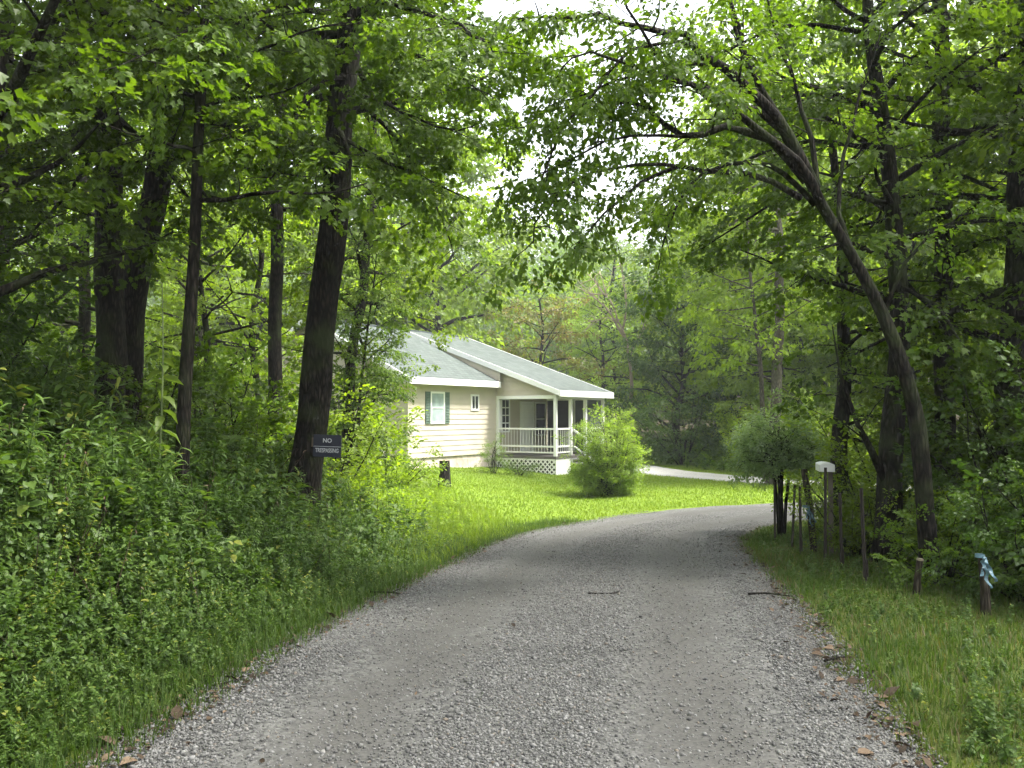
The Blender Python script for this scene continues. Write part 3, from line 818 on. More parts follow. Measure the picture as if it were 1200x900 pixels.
SHR2 = [(4.75, 8.35, 'shrubA', .5, 'low dark shrub behind the near blue ribbon post'), (4.45, 9.3, 'shrubB', .42, 'low shrub right of the arching trunk base'), (5.3, 7.5, 'shrubB', .6, 'shrub at the right edge beside the near ribbon post'), (6.0, 10.4, 'shrubA', .9, 'dark shrub right of the arching trunk'), (7.0, 11.8, 'shrubB', 1.2, 'shrub behind the arching trunk'), (5.6, 8.2, 'shrubA', .85, 'dark shrub behind the nearer blue ribbon'),
        (5.4, 13.2, 'shrubC', .8, 'bright shrub behind the tall fence posts'), (6.4, 14.8, 'shrubC', 1.1, 'bright shrub behind the forked trunk'), (7.9, 14.4, 'shrubB', 1.3, 'shrub deep right of the forked trunk'),
        (6.9, 17.6, 'shrubC', .95, 'bright shrub behind the white mailbox'), (9.5, 12.8, 'shrubA', 1.4, 'dark shrub deep in the right wood'), (7.3, 9.4, 'shrubB', 1.2, 'shrub at the right edge in the shade'),
        (4.75, 12.4, 'shrubC', .5, 'small bright shrub between the fence posts and the forked trunk'), (5.2, 10.2, 'shrubC', .5, 'small bright shrub at the foot of the arching trunk'), (10.5, 29.5, 'shrubC', 1.2, 'bright shrub across the bend by the driveway'), (13.5, 33, 'shrubC', 1.4, 'shrub at the far side of the driveway'), (10.6, 38.5, 'shrubC', 1.3, 'bright shrub beyond the white driveway'),
        (8.2, 43, 'shrubA', 1.5, 'dark shrub right of the porch at the wood edge'), (16.5, 30, 'shrubC', 1.5, 'shrub across the road bend'), (12.5, 37, 'shrubC', 1.3, 'shrub under the pale tree across the driveway')]
for i, (x, y, k, s, lb) in enumerate(SHR2):
    make(k, (x, y), lb, gs, i * 1.4 + .5, s)

# sapling in front of the house end, lawn bush and the pruned roadside bush
def at_ground(px, d):
    x = (px - 600) / FPX * d
    return (x, d, gz(x, d))


tree('sapling', 'young tree whose leaves overlap the left edge of the house roof', [np.array(at_ground(418, 19.6)), P(420, 500, 19.6), P(424, 440, 19.4), P(430, 390, 19.2), P(440, 320, 19)], .05, .015, 41, G['mid'], BARK, 'oval', .40, 46, .06, 1.05, (-.3, .6), gap=.2, dens=1.8, shape=lambda t: 1.0 if t < .8 else .7)
G['lime'] = leaf_mat('leaf_lime_green', [(0, (.13, .20, .035)), (.5, (.20, .285, .046)), (1, (.27, .35, .07))], trans=.5, tcol=(1.5, 1.6, .6))
bush('lawn_bush', 'round pale green bush on the lawn beside the porch steps', at_ground(713, 26.8), 42, G['lime'], 2.3, .66, 54, 'bush', .32, gap=.11, el=(.5, 1.54))
bush('porch_weeds', 'small dark bush in front of the white lattice', at_ground(608, 33.6), 43, G['mid'], .45, .45, 10, 'bush', .2, gap=.15)
bush('wall_bush', 'pale straggly plant at the porch corner against the cream wall', at_ground(578, 33.4), 44, G['pale'], 1.3, .28, 8, 'fine', .3, gap=.2, el=(1.0, 1.5))


def lollipop(mb, frames, base, rng):
    for i in range(44):
        a = i * 2.4; e = rng.uniform(-.25, 1.35)
        dv = np.array([math.cos(a) * math.cos(e), math.sin(a) * math.cos(e), math.sin(e)])
        q = limb_curve(rng, np.array([0, 0, 1.38 + rng.uniform(-.15, .15)]), dv, rng.uniform(.50, .72), 5, .1, .03)
        leafy_limb(mb, frames, q, .012, rng, .3, .10, start=.15, sec=.42, dens=1.5, sides=4)
    for k in range(3):
        a = k * 2.1
        q = np.array([[math.cos(a) * .05, math.sin(a) * .05, -.1], [math.cos(a) * .09, math.sin(a) * .09, .6], [math.cos(a) * .2, math.sin(a) * .2, 1.4]])
        mb.tube(q, [.035, .03, .02], 6)


b = np.array(at_ground(914, 16.6))
tree('pruned_bush', 'grey green bush on bare stems where the road bends', [b, b + [0, 0, .7], b + [0.03, 0, 1.5]], .05, .03, 45, G['gray'], BARK, 'bush', .3, 0, .5, 1, extra=lollipop, cat='bush')

# bare dead tree beyond the lawn
mb = MB(); rr = np.random.default_rng(5); bx, by = at_ground(742, 50)[:2]; bz = gz(bx, by)
b0 = np.array([bx, by, bz])
for lst, r in (([(742, 520), (738, 420), (726, 375), (712, 345), (702, 318)], .16), ([(738, 405), (716, 370), (700, 352), (686, 338)], .1), ([(730, 385), (735, 350), (728, 315), (724, 300)], .07),
               ([(720, 362), (706, 340), (690, 322)], .05), ([(712, 345), (698, 345), (682, 350)], .04), ([(738, 420), (752, 385), (760, 355), (758, 325)], .06), ([(726, 375), (708, 372), (690, 380)], .04)):
    q = np.array(px_path(lst, 50)) - b0
    if lst[0][1] == 520: q[0] = (0, 0, -.3)
    q, _ = catmull(q, np.zeros(len(q)), .5); q[1:] += rr.normal(0, .05, q[1:].shape)
    mb.tube(q, np.linspace(r, .015, len(q)), 6)
    for t in np.linspace(.3, .98, 12):
        p_, d_ = path_at(q, t); dv = d_ + rr.normal(0, .6, 3)
        tw = limb_curve(rr, p_, dv / np.linalg.norm(dv), rr.uniform(.5, 1.4), 4, .2); mb.tube(tw, np.linspace(.025, .006, 4), 4)
rt = tag(empty('dead_tree', b0), 'bare pale dead tree beyond the lawn, right of the porch roof', 'tree')
mb.build('trunk', plain('dead_wood', (.26, .205, .15), .85, .2, 3), rt, True)

# far wooded hill, one mass
rr = np.random.default_rng(8); fr = []
for i in range(420):
    x = rr.uniform(-110, 130); y = rr.uniform(80, 190)
    z = float(profile(np.array([x]), np.array([y]))[0]); H = rr.uniform(8, 14); W = rr.uniform(3, 5)
    for k in range(46):
        a, u = rr.uniform(0, 6.28), rr.uniform(-1, 1); c_ = math.sqrt(1 - u * u)
        dv = np.array([math.cos(a) * c_, math.sin(a) * c_, u]); q = np.array([x, y, z + H * .55]) + dv * np.array([W, W, H * .5]) * rr.uniform(.55, 1)
        fr.append((q, dv + np.array([0, 0, -.2]), rr.uniform(1.8, 3.2)))
tag(crown_obj('far_woods', fr, 'far', G['mid'], rr), kind='stuff')

# ------------------------------------------------------ weeds, grass, litter
def plant(rng, H, n, leaf, lsize, stemr=.004, el=-.35, spread=.02):
    """upright weed with leaves up its stem -> V, F, T"""
    LV, LF = leaf
    t = np.sort(rng.uniform(.12, 1.0, n)) * H
    lean = rng.normal(0, .16, 2)
    cx = lean[0] * (t / H) ** 2 * H; cy = lean[1] * (t / H) ** 2 * H
    yaw = np.arange(n) * 2.4 + rng.normal(0, .4, n)
    pos = np.column_stack([cx, cy, t])
    s = lsize * rng.uniform(.6, 1.2, n) * (1.15 - .45 * t / H)
    R = rot_zyx(yaw, rng.normal(el, .35, n) + .5 * (t / H) ** 3, rng.normal(0, .3, n))
    V = instance(LV, pos, R, s).reshape(-1, 3)
    F = (LF[None] + (np.arange(n) * len(LV))[:, None, None]).reshape(-1, 3)
    T = np.repeat(np.clip(rng.normal(.42, .17, n) + .25 * (t / H - .5), 0, .93), len(LV))
    z = np.linspace(0, H, 4)
    sx = lean[0] * (z / H) ** 2 * H; sy = lean[1] * (z / H) ** 2 * H
    ring = []
    for a in (0, 2.1, 4.2): ring.append(np.column_stack([sx + stemr * math.cos(a), sy + stemr * math.sin(a), z]))
    SV = np.stack(ring, 1).reshape(-1, 3); o = len(V)
    SF = [(o + i * 3 + k, o + i * 3 + (k + 1) % 3, o + i * 3 + 3 + k) for i in range(3) for k in range(3)] + [(o + i * 3 + (k + 1) % 3, o + i * 3 + 3 + (k + 1) % 3, o + i * 3 + 3 + k) for i in range(3) for k in range(3)]
    return np.concatenate([V, SV]), np.concatenate([F, np.array(SF)]), np.concatenate([T, np.full(len(SV), .3)])


def scatter(protos, xy, scale, rng, lean=.12, dt=.12, patch=None):
    n = len(xy); z = ground(xy[:, 0], xy[:, 1])
    pos = np.column_stack([xy, z - .01])
    R = rot_zyx(rng.uniform(0, 6.3, n), rng.normal(0, lean, n), rng.normal(0, lean, n))
    var = rng.integers(0, len(protos), n)
    base = np.zeros(n) if patch is None else patch
    out = []
    for i, (V, F, T) in enumerate(protos):
        k = var == i
        if k.any():
            out.append((instance(V, pos[k], R[k], scale[k]), F, np.clip(T[None] + (rng.normal(0, dt, k.sum()) + base[k])[:, None], 0, 1)))
    return out


def patchy(xy, f=1.0, ph=0.0):
    x, y = xy[:, 0] * f, xy[:, 1] * f
    return np.sin(x * 1.7 + 1.3 * np.sin(y * .8 + ph)) * np.sin(y * 1.5 + ph * 2 + .8 * np.sin(x * 1.1))


rw = np.random.default_rng(77)
broad = [plant(rw, 1.0, 58, OVAL6, .115) for _ in range(6)]
nettle = [plant(rw, 1.0, 64, LANCE, .17, el=-.25) for _ in range(5)]
low = [plant(rw, 1.0, 34, OVAL6, .24, el=-.15) for _ in range(6)]


def bank_points(n, y0, y1, smax, smin=.0, p=1.0):
    ys = y0 + (y1 - y0) * rw.random(n) ** p
    xl = np.interp(ys, ROAD[:, 1], ROAD[:, 0] - ROADW)
    return np.column_stack([xl - rw.uniform(smin, smax, n), ys])


grp = []
xy = bank_points(6600, 1.8, 17.5, 5.2, .30, 1.2); sd, _ = road_sd(xy[:, 0], xy[:, 1])
hs = np.interp(sd, [.2, 1.0, 2.0, 3.5], [.16, .45, .82, 1.08]) * np.interp(xy[:, 1], [2, 10, 13, 18], [1, .95, .72, .5]) * rw.uniform(.55, 1.25, len(xy)) * (1 + .28 * patchy(xy, 1.6, 3))
pt = patchy(xy, .9)
thin = rw.random(len(xy)) < 1 - .85 * sstep(11.5, 14.5, xy[:, 1]) * (xy[:, 0] > np.interp(xy[:, 1], [12, 17], [-1.6, -2.2])); xy, hs, pt = xy[thin], hs[thin], pt[thin]
gap_ = patchy(xy, 2.1, 1) > -.72; xy, hs, pt = xy[gap_], hs[gap_], pt[gap_]
kb = pt + rw.normal(0, .25, len(xy)) > -.1
grp += scatter(broad, xy[kb], hs[kb], rw, patch=pt[kb] * .22)
grp += scatter(nettle, xy[~kb], hs[~kb] * 1.12, rw, patch=pt[~kb] * .22 + .05)
dead = [plant(rw, 1.0, 5, LANCE, .12, stemr=.004, el=-.9) for _ in range(4)]
xy = bank_points(420, 2.0, 14, 4.8, .5, 1.1); sd, _ = road_sd(xy[:, 0], xy[:, 1])
tag(pack('dead_stalks', scatter(dead, xy, np.interp(sd, [.5, 2, 4], [.4, .85, 1.25]) * rw.uniform(.7, 1.15, len(xy)), rw, .22), G['litter']), kind='stuff')
bigleaf = [plant(rw, 1.0, 22, LEAF8, .21, el=-.2) for _ in range(5)]
xy = bank_points(900, 1.8, 14, 5.0, .7, 1.1); k = patchy(xy, .7, 5) > .0; xy = xy[k]; sd, _ = road_sd(xy[:, 0], xy[:, 1])
grp += scatter(bigleaf, xy, np.interp(sd, [.5, 2, 3.5], [.4, .8, 1.1]) * rw.uniform(.8, 1.2, len(xy)), rw, .12, patch=np.full(len(xy), .12))
xy = bank_points(7600, 1.8, 14.5, 2.2, .02, 1.2); sd, _ = road_sd(xy[:, 0], xy[:, 1])
hs = np.interp(sd, [.0, .5, 1.5], [.09, .2, .32]) * rw.uniform(.6, 1.25, len(xy))
grp += scatter(low, xy, hs, rw, .25, patch=.12 + .1 * patchy(xy, 1.4, 2))
tag(pack('bank_weeds', grp, G['weed']), kind='stuff')

# undergrowth on the floor of both woods
grp = []
n = 5200; xy = np.column_stack([rw.uniform(-15, -1.5, n), rw.uniform(6, 34, n)]); sd, side = road_sd(xy[:, 0], xy[:, 1])
k = (side < 0) & (sd > 3.2) & (xy[:, 0] < np.interp(xy[:, 1], [16, 20, 24, 30, 34], [-1, -2.4, -3.4, -5.5, -7])); xy = xy[k]
grp += scatter(broad, xy, rw.uniform(.35, .95, len(xy)), rw)
n = 5200; xy = np.column_stack([rw.uniform(3.6, 16, n), rw.uniform(5, 22, n)]); sd, side = road_sd(xy[:, 0], xy[:, 1])
k = (side > 0) & (sd > 1.9) & (xy[:, 1] < 21.5); xy = xy[k]; sd = sd[k]
hs = np.interp(sd, [1.9, 3], [.25, .7]) * rw.uniform(.5, 1.1, len(xy))
grp += scatter(low, xy, hs * .8, rw, .25); 
xy2 = xy[rw.random(len(xy)) < .4]; grp += scatter(broad, xy2, rw.uniform(.3, .8, len(xy2)), rw)
n = 2600; xy = np.column_stack([rw.uniform(6, 34, n), rw.uniform(26, 60, n)]); s1, _ = road_sd(xy[:, 0], xy[:, 1]); s2, _ = road_sd(xy[:, 0], xy[:, 1], DRIVE, DRIVEW)
k = (s1 > .8) & (s2 > .5) & (xy[:, 0] > np.interp(xy[:, 1], [25, 31, 34, 38, 46], [20, 13, 10.6, 8.4, 7])); xy = xy[k]
grp += scatter(low, xy, rw.uniform(.4, 1.1, len(xy)), rw, .25)
tag(pack('undergrowth', grp, G['mid']), kind='stuff')

n = 5200; xy = np.column_stack([rw.uniform(-6.5, 1.5, n), 12 + 18 * rw.random(n) ** 1.2]); sd, side = road_sd(xy[:, 0], xy[:, 1])
xe = np.interp(xy[:, 1], [12, 15, 18, 22, 26, 30], [-.8, -.5, -.3, -1.2, -2.4, -4.0]) + .5 * patchy(xy, 1.2, 7)
k = (side < 0) & (sd > .25) & (xy[:, 0] < xe) & (rw.random(n) < .35 + .65 * sstep(0, 1.6, xe - xy[:, 0])); xy = xy[k]; xe = xe[k]
hs = rw.uniform(.12, .3, len(xy)) + .45 * sstep(.2, 2.4, xe - xy[:, 0]) * rw.uniform(.4, 1.1, len(xy))
kb = rw.random(len(xy)) < .5
tag(pack('lawn_edge_weeds', scatter(low, xy[kb], hs[kb], rw, .2) + scatter(nettle, xy[~kb], hs[~kb] * 1.2, rw, .15), G['bright']), kind='stuff')

# right corner plants in the near verge
n = 5200; xy = np.column_stack([rw.uniform(1.9, 6.5, n), 3.2 + 15 * rw.random(n) ** 1.3]); sd, side = road_sd(xy[:, 0], xy[:, 1])
k = (side > 0) & (sd > .12) & (sd < 2.8) & ((patchy(xy, 1.0, 6) > .25) | ((xy[:, 1] < 5.4) & (sd > .1 + .25 * (xy[:, 1] - 3.6))) | (rw.random(n) < .3)); xy = xy[k]
tag(pack('verge_weeds', scatter(low, xy, rw.uniform(.06, .20, len(xy)) * np.interp(xy[:, 1], [4, 6], [1.15, .85]), rw, .25, patch=np.full(len(xy), .12)), G['weed']), kind='stuff')


def blades(xy, h, w, rng, T):
    n = len(xy); z = ground(xy[:, 0], xy[:, 1])
    V0 = np.array([(-.5, 0, 0), (.5, 0, 0), (.32, .18, .6), (-.32, .18, .6), (0, .62, 1.0)])
    F = np.array([(0, 1, 2), (0, 2, 3), (3, 2, 4)])
    R = rot_zyx(rng.uniform(0, 6.3, n), rng.normal(0, .35, n), np.zeros(n))
    S = np.column_stack([w, h * rng.uniform(.4, 1.2, n), h])
    return instance(V0, np.column_stack([xy, z]), R, S), F, T[:, None]


n = 190000; xy = np.column_stack([rw.uniform(-7, 13, n), 11 + 31 * rw.random(n) ** 1.3]); lm = lawn_mask(xy[:, 0], xy[:, 1])
s1, sdx = road_sd(xy[:, 0], xy[:, 1]); s2, _ = road_sd(xy[:, 0], xy[:, 1], DRIVE, DRIVEW)
hx, hy = -3.72, 32.0
uu = (xy[:, 0] - hx) * .53 + (xy[:, 1] - hy) * .848; vv = (xy[:, 0] - hx) * .848 - (xy[:, 1] - hy) * .53
inh = (uu > 0) & (uu < 10.1) & (vv < np.where(uu > 5.7, 2.9, .1))
k = (rw.random(n) < lm) & (s1 > -.02) & (s2 > -.05) & ~inh & ((sdx < 0) | (xy[:, 1] > 22)); xy = xy[k]; 
long_ = sstep(.8, -2.2, xy[:, 0] - np.interp(xy[:, 1], [18, 24, 30], [1.0, 1.2, -1.5])) if False else sstep(-.2, 2.4, np.interp(xy[:, 1], [11, 14, 18, 24, 30], [.1, .6, .9, -.9, -3.2]) - xy[:, 0])
h = rw.uniform(.03, .065, len(xy)) * (1 + 3.6 * long_)
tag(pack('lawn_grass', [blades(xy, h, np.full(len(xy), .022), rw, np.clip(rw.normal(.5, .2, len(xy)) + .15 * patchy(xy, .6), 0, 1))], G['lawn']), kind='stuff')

n = 190000; xy = np.column_stack([rw.uniform(1.2, 8, n), 3 + 19 * rw.random(n) ** 1.4]); sd, side = road_sd(xy[:, 0], xy[:, 1])
k = (side > 0) & (sd > -.22 + .34 * rw.random(n) ** .5 + .1 * np.sin(xy[:, 1] * 3.1) * np.sin(xy[:, 1] * 1.3)) & (rw.random(n) < 1 - sstep(1.5, 2.8, sd)) & (xy[:, 1] < 21); xy = xy[k]
T = np.clip(rw.normal(.5, .2, len(xy)) + .22 * patchy(xy, .8, 1), 0, .9); T[rw.random(len(xy)) < .07 + .14 * (patchy(xy, .6, 3) > 0)] = 1
g1 = blades(xy, rw.uniform(.025, .085, len(xy)) * (1 + .6 * patchy(xy, 1.1, 4)), rw.uniform(.004, .010, len(xy)), rw, T)
xy = bank_points(52000, 1.8, 20, 1.6, -.22, 1.3); sd, _ = road_sd(xy[:, 0], xy[:, 1]); k = rw.random(len(xy)) < 1 - sstep(.15, 1.0, sd + .35 * patchy(xy, 1.3, .5)); xy = xy[k]
g2 = blades(xy, rw.uniform(.04, .17, len(xy)), rw.uniform(.004, .010, len(xy)), rw, np.clip(rw.normal(.45, .2, len(xy)), 0, .9))
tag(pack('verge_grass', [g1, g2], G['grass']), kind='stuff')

pos, k = road_points(20000, 2.4, 19, rw, lambda a: np.clip(sstep(.78, 1.0, a) + .003, 0, 1)); n = len(pos)
pos[:, 2] += .012
R = rot_zyx(rw.uniform(0, 6.3, n), rw.normal(0, .35, n), rw.normal(0, .35, n))
tag(pack('leaf_litter', [(instance(LEAF8[0], pos, R, rw.gamma(3, .012, n)), LEAF8[1], np.clip(rw.random((n, 1)), 0, 1))], G['litter']), kind='stuff')

# tall pokeweed-like plant on the bank
b = np.array(at_ground(183, 8.6)); rr = np.random.default_rng(3)
rt = tag(empty('tall_weed', b), 'tall single weed with big drooping leaves beside the slim trunk', 'plant')
mb = MB(); top = P(190, 330, 8.6) - b; st = np.array([[0, 0, -.1], top * .35 + [0.03, 0, 0], top * .7 + [.03, 0, 0], top]); st, _ = catmull(st, np.zeros(4), .1)
mb.tube(st, np.linspace(.014, .005, len(st)), 6); mb.build('stem', plain('weed_stem', (.12, .16, .05), .6), rt, True)
n = 26; tt = np.linspace(.38, .99, n); ps = np.array([path_at(st, t)[0] for t in tt]); yaw = np.arange(n) * 2.4
V = instance(LEAF8[0] * [.7, 1, 1.6], ps, rot_zyx(yaw, np.linspace(-.55, .25, n) + rr.normal(0, .15, n), rr.normal(0, .3, n)), np.linspace(.25, .13, n))
pack('leaves', [(V, LEAF8[1], rr.uniform(.4, .8, (n, 1)))], G['pale'], parent=rt)

# -------------------------------------------------------------- the house
HX, HY, HZ0 = -3.72, 32.0, -.35
house = tag(empty('house', (HX, HY, HZ0), math.atan2(.848, .53)), 'cream sided house with green shutters and a white screened porch', 'house')


def hz(z): return z - HZ0


def lap_wall(mb, a, b, z0, z1, nrm, lap=.2, top=None):
    """clapboard wall from a to b (local xy) with laps; top(t) gives a sloped upper edge"""
    a, b, nv = np.array(a, float), np.array(b, float), np.array(nrm, float)
    z = z0
    zmax = z1 if top is None else max(top(t) for t in np.linspace(0, 1, 9))
    def P3(t, zz, o): q = a + (b - a) * t + nv * o; return (q[0], q[1], zz)
    while z < zmax - 1e-3:
        zt = min(z + lap, zmax)
        if top is None: ts = [(0., 1.)]
        else:
            g = np.linspace(0, 1, 201); ok = [t for t in g if top(t) > (z + zt) / 2]
            if not ok: break
            ts = [(min(ok), max(ok))]
        for t0, t1 in ts:
            mb.add([P3(t0, z, .020), P3(t1, z, .020), P3(t1, zt, .004), P3(t0, zt, .004), P3(t0, z, .0), P3(t1, z, .0)], [(0, 1, 2, 3), (4, 5, 1, 0)])
        z = zt
    # solid core behind the boards
    if top is None:
        mb.add([P3(0, z0, .0), P3(1, z0, .0), P3(1, z1, .0), P3(0, z1, .0)], [(0, 1, 2, 3)])
    else:
        g = np.linspace(0, 1, 9)
        vs = [P3(0, z0, 0.0), P3(1, z0, 0.0)] + [P3(t, top(t), 0.0) for t in g[::-1]]
        mb.add(vs, [tuple(range(len(vs)))])


# local x = along the front wall, local y = towards the back (front is -y)
RIDGE_Y, RIDGE_Z = 4.7, hz(5.3)
DEEP = 9.4
WL = 13.0     # the block runs on behind the porch
EAVE_Z = hz(2.95)
PSL = (5.3 - 2.52) / 7.8   # porch roof plane slope
MSL = (5.3 - 2.90) / 5.05
def main_top(y): return RIDGE_Z - abs(y - RIDGE_Y) * MSL - .10
def porch_top(y): return RIDGE_Z - (RIDGE_Y - y) * PSL
w = MB()
lap_wall(w, (0, 0), (5.8, 0), hz(-.0), hz(2.86), (0, -1))
lap_wall(w, (5.8, 0), (10.0, 0), hz(-.07), hz(2.62), (0, -1))
lap_wall(w, (0, DEEP), (0, 0), hz(-.0), 3, (-1, 0), top=lambda t: main_top(DEEP * (1 - t)))
lap_wall(w, (10.0, 0), (10.0, DEEP), hz(-.07), 3, (1, 0), top=lambda t: main_top(DEEP * t))
lap_wall(w, (10, DEEP), (0, DEEP), hz(-.0), hz(2.86), (0, 1))
# infill under the porch roof's edge, over the porch side
lap_wall(w, (5.8, .0), (5.8, -2.75), hz(2.34), 3, (-1, 0), top=lambda t: porch_top(-2.75 * t) - .13)
w.add([(5.56, -.34, hz(2.9)), (5.56, -.34, porch_top(-.34) - .07), (5.56, RIDGE_Y - .3, porch_top(RIDGE_Y - .3) - .07), (5.56, RIDGE_Y - .3, main_top(RIDGE_Y - .3))], [(0, 1, 2, 3)])
wall = w.build('wall', CREAM, house)
t_ = MB()
t_.box((-.035, -.035, hz(0)), (.05, .05, hz(2.86))); t_.build('corner_trim', CREAM, wall)
t_ = MB(); t_.box((5.74, -.035, hz(-.05)), (5.835, .03, hz(2.5))); t_.build('corner_trim', CREAM, wall)
# foundation
m, nt, out = new_mat('stone_foundation'); L = nt.links.new
tc = N(nt, 'ShaderNodeTexCoord'); v = N(nt, 'ShaderNodeTexVoronoi', i_Scale=4.5); L(tc.outputs['Object'], v.inputs['Vector'])
r = ramp(nt, [(0, (.36, .30, .26)), (1, (.52, .46, .41))]); sp = N(nt, 'ShaderNodeSeparateColor'); L(v.outputs['Color'], sp.inputs[0]); L(sp.outputs[0], r.inputs[0])
p = N(nt, 'ShaderNodeBsdfPrincipled', i_Roughness=.9); L(r.outputs[0], p.inputs['Base Color'])
bu = N(nt, 'ShaderNodeBump', i_Strength=.6, i_Distance=.04); L(v.outputs['Distance'], bu.inputs['Height']); L(bu.outputs[0], p.inputs['Normal']); L(p.outputs[0], out.inputs[0])
f_ = MB(); f_.box((.03, .03, hz(-1.4)), (9.97, DEEP - .03, hz(-.003))); f_.build('foundation', m, house)
# roof
m, nt, out = new_mat('roof_shingles'); L = nt.links.new
tc = N(nt, 'ShaderNodeTexCoord'); br = N(nt, 'ShaderNodeTexBrick', i_Scale=1.0, i_Mortar_Size=.012)
br.inputs['Color1'].default_value = (.034, .048, .042, 1); br.inputs['Color2'].default_value = (.064, .080, .072, 1); br.inputs['Mortar'].default_value = (.014, .020, .018, 1)
br.inputs['Brick Width'].default_value = .3; br.inputs['Row Height'].default_value = .2
L(tc.outputs['Object'], br.inputs['Vector'])
nn = N(nt, 'ShaderNodeTexNoise', i_Scale=1.4, i_Detail=8.0); L(tc.outputs['Object'], nn.inputs['Vector'])
rr_ = ramp(nt, [(.3, (.86, .86, .86)), (.7, (1.1, 1.1, 1.1))]); L(nn.outputs[0], rr_.inputs[0])
mx = N(nt, 'ShaderNodeMix', data_type='RGBA', blend_type='MULTIPLY'); mx.inputs[0].default_value = 1; L(br.outputs[0], mx.inputs[6]); L(rr_.outputs[0], mx.inputs[7])
p = N(nt, 'ShaderNodeBsdfPrincipled', i_Roughness=.8); L(mx.outputs[2], p.inputs['Base Color']); L(p.outputs[0], out.inputs[0])
SHING = m


def slab(mb, x0, x1, y0, z0, y1, z1, th=.06):
    mb.add([(x0, y0, z0), (x1, y0, z0), (x1, y1, z1), (x0, y1, z1), (x0, y0, z0 - th), (x1, y0, z0 - th), (x1, y1, z1 - th), (x0, y1, z1 - th)],
           [(0, 1, 2, 3), (7, 6, 5, 4), (0, 4, 5, 1), (1, 5, 6, 2), (2, 6, 7, 3), (3, 7, 4, 0)])


EZ = RIDGE_Z - (RIDGE_Y + .35) * MSL
r_ = MB()
slab(r_, -.35, 5.55, -.35, EZ, RIDGE_Y, RIDGE_Z)
slab(r_, -.35, 10.35, DEEP + .35, EZ, RIDGE_Y, RIDGE_Z)
slab(r_, 5.552, 10.35, -3.1, porch_top(-3.1), RIDGE_Y, RIDGE_Z + .002)
r_.box((-.36, RIDGE_Y - .14, RIDGE_Z - .04), (10.36, RIDGE_Y + .14, RIDGE_Z + .025))
roof = r_.build('roof', SHING, house)
fa = MB()
fa.box((-.35, -.40, EZ - .23), (5.54, -.353, EZ + .012))                        # front eave board
fa.box((5.545, -3.155, porch_top(-3.1) - .24), (10.36, -3.105, porch_top(-3.1) + .012))  # porch eave board
def rake(mb, x, y0, z0, y1, z1, h=.2, t=.045):
    mb.add([(x, y0, z0 + .01), (x + t, y0, z0 + .01), (x + t, y1, z1 + .01), (x, y1, z1 + .01), (x, y0, z0 - h), (x + t, y0, z0 - h), (x + t, y1, z1 - h), (x, y1, z1 - h)],
           [(0, 1, 2, 3), (7, 6, 5, 4), (0, 4, 5, 1), (1, 5, 6, 2), (2, 6, 7, 3), (3, 7, 4, 0)])
rake(fa, -.40, -.352, EZ, RIDGE_Y, RIDGE_Z); rake(fa, -.40, DEEP + .35, EZ, RIDGE_Y + .001, RIDGE_Z)
rake(fa, 5.50, -3.104, porch_top(-3.1), RIDGE_Y - .4, porch_top(RIDGE_Y - .4)); rake(fa, 10.352, -3.104, porch_top(-3.1), RIDGE_Y, RIDGE_Z)
fa.build('fascia', WHITE, roof)
so = MB(); so.box((-.34, -.345, EZ - .20), (5.54, .0, EZ - .17)); so.build('soffit', WHITE, roof)

GLASS = None
m, nt, out = new_mat('window_glass'); L = nt.links.new
p = N(nt, 'ShaderNodeBsdfPrincipled', i_Roughness=.06); p.inputs['Base Color'].default_value = (.03, .035, .04, 1); p.inputs['Specular IOR Level'].default_value = .8
tc = N(nt, 'ShaderNodeTexCoord'); nn = N(nt, 'ShaderNodeTexNoise', i_Scale=1.5); L(tc.outputs['Object'], nn.inputs['Vector'])
bu = N(nt, 'ShaderNodeBump', i_Strength=.05); L(nn.outputs[0], bu.inputs['Height']); L(bu.outputs[0], p.inputs['Normal']); L(p.outputs[0], out.inputs[0])
GLASS = m
GREEN = plain('green_shutter', (.085, .13, .105), .5, .1)


CURT_SKY = plain('curtain_sky_glass', (.30, .37, .36), .12, .25, 2.5)  # curtains plus the sky's reflection, painted into the pane colour


def window(u, z0, z1, wd, name='window', rows=2, cols=1, sky_curtain=False):
    f = MB(); fr = .07; y = -.05
    f.box((u - wd / 2 - fr, y, z0 - fr), (u + wd / 2 + fr, -.005, z0)); f.box((u - wd / 2 - fr, y, z1), (u + wd / 2 + fr, -.005, z1 + fr))
    f.box((u - wd / 2 - fr, y, z0), (u - wd / 2, -.005, z1)); f.box((u + wd / 2, y, z0), (u + wd / 2 + fr, -.005, z1))
    root = f.build(name, WHITE, house)
    b = MB()
    for i in range(1, rows): zz = z0 + (z1 - z0) * i / rows; b.box((u - wd / 2, y + .004, zz - .022), (u + wd / 2, -.02, zz + .022))
    for i in range(1, cols): xx = u - wd / 2 + wd * i / cols; b.box((xx - .018, y + .008, z0), (xx + .018, -.018, z1))
    if b.v: b.build('sash_bar', WHITE, root)
    g = MB(); g.box((u - wd / 2, -.030, z0), (u + wd / 2, -.024, z1)); g.build('pane', CURT_SKY if sky_curtain else GLASS, root)
    return root


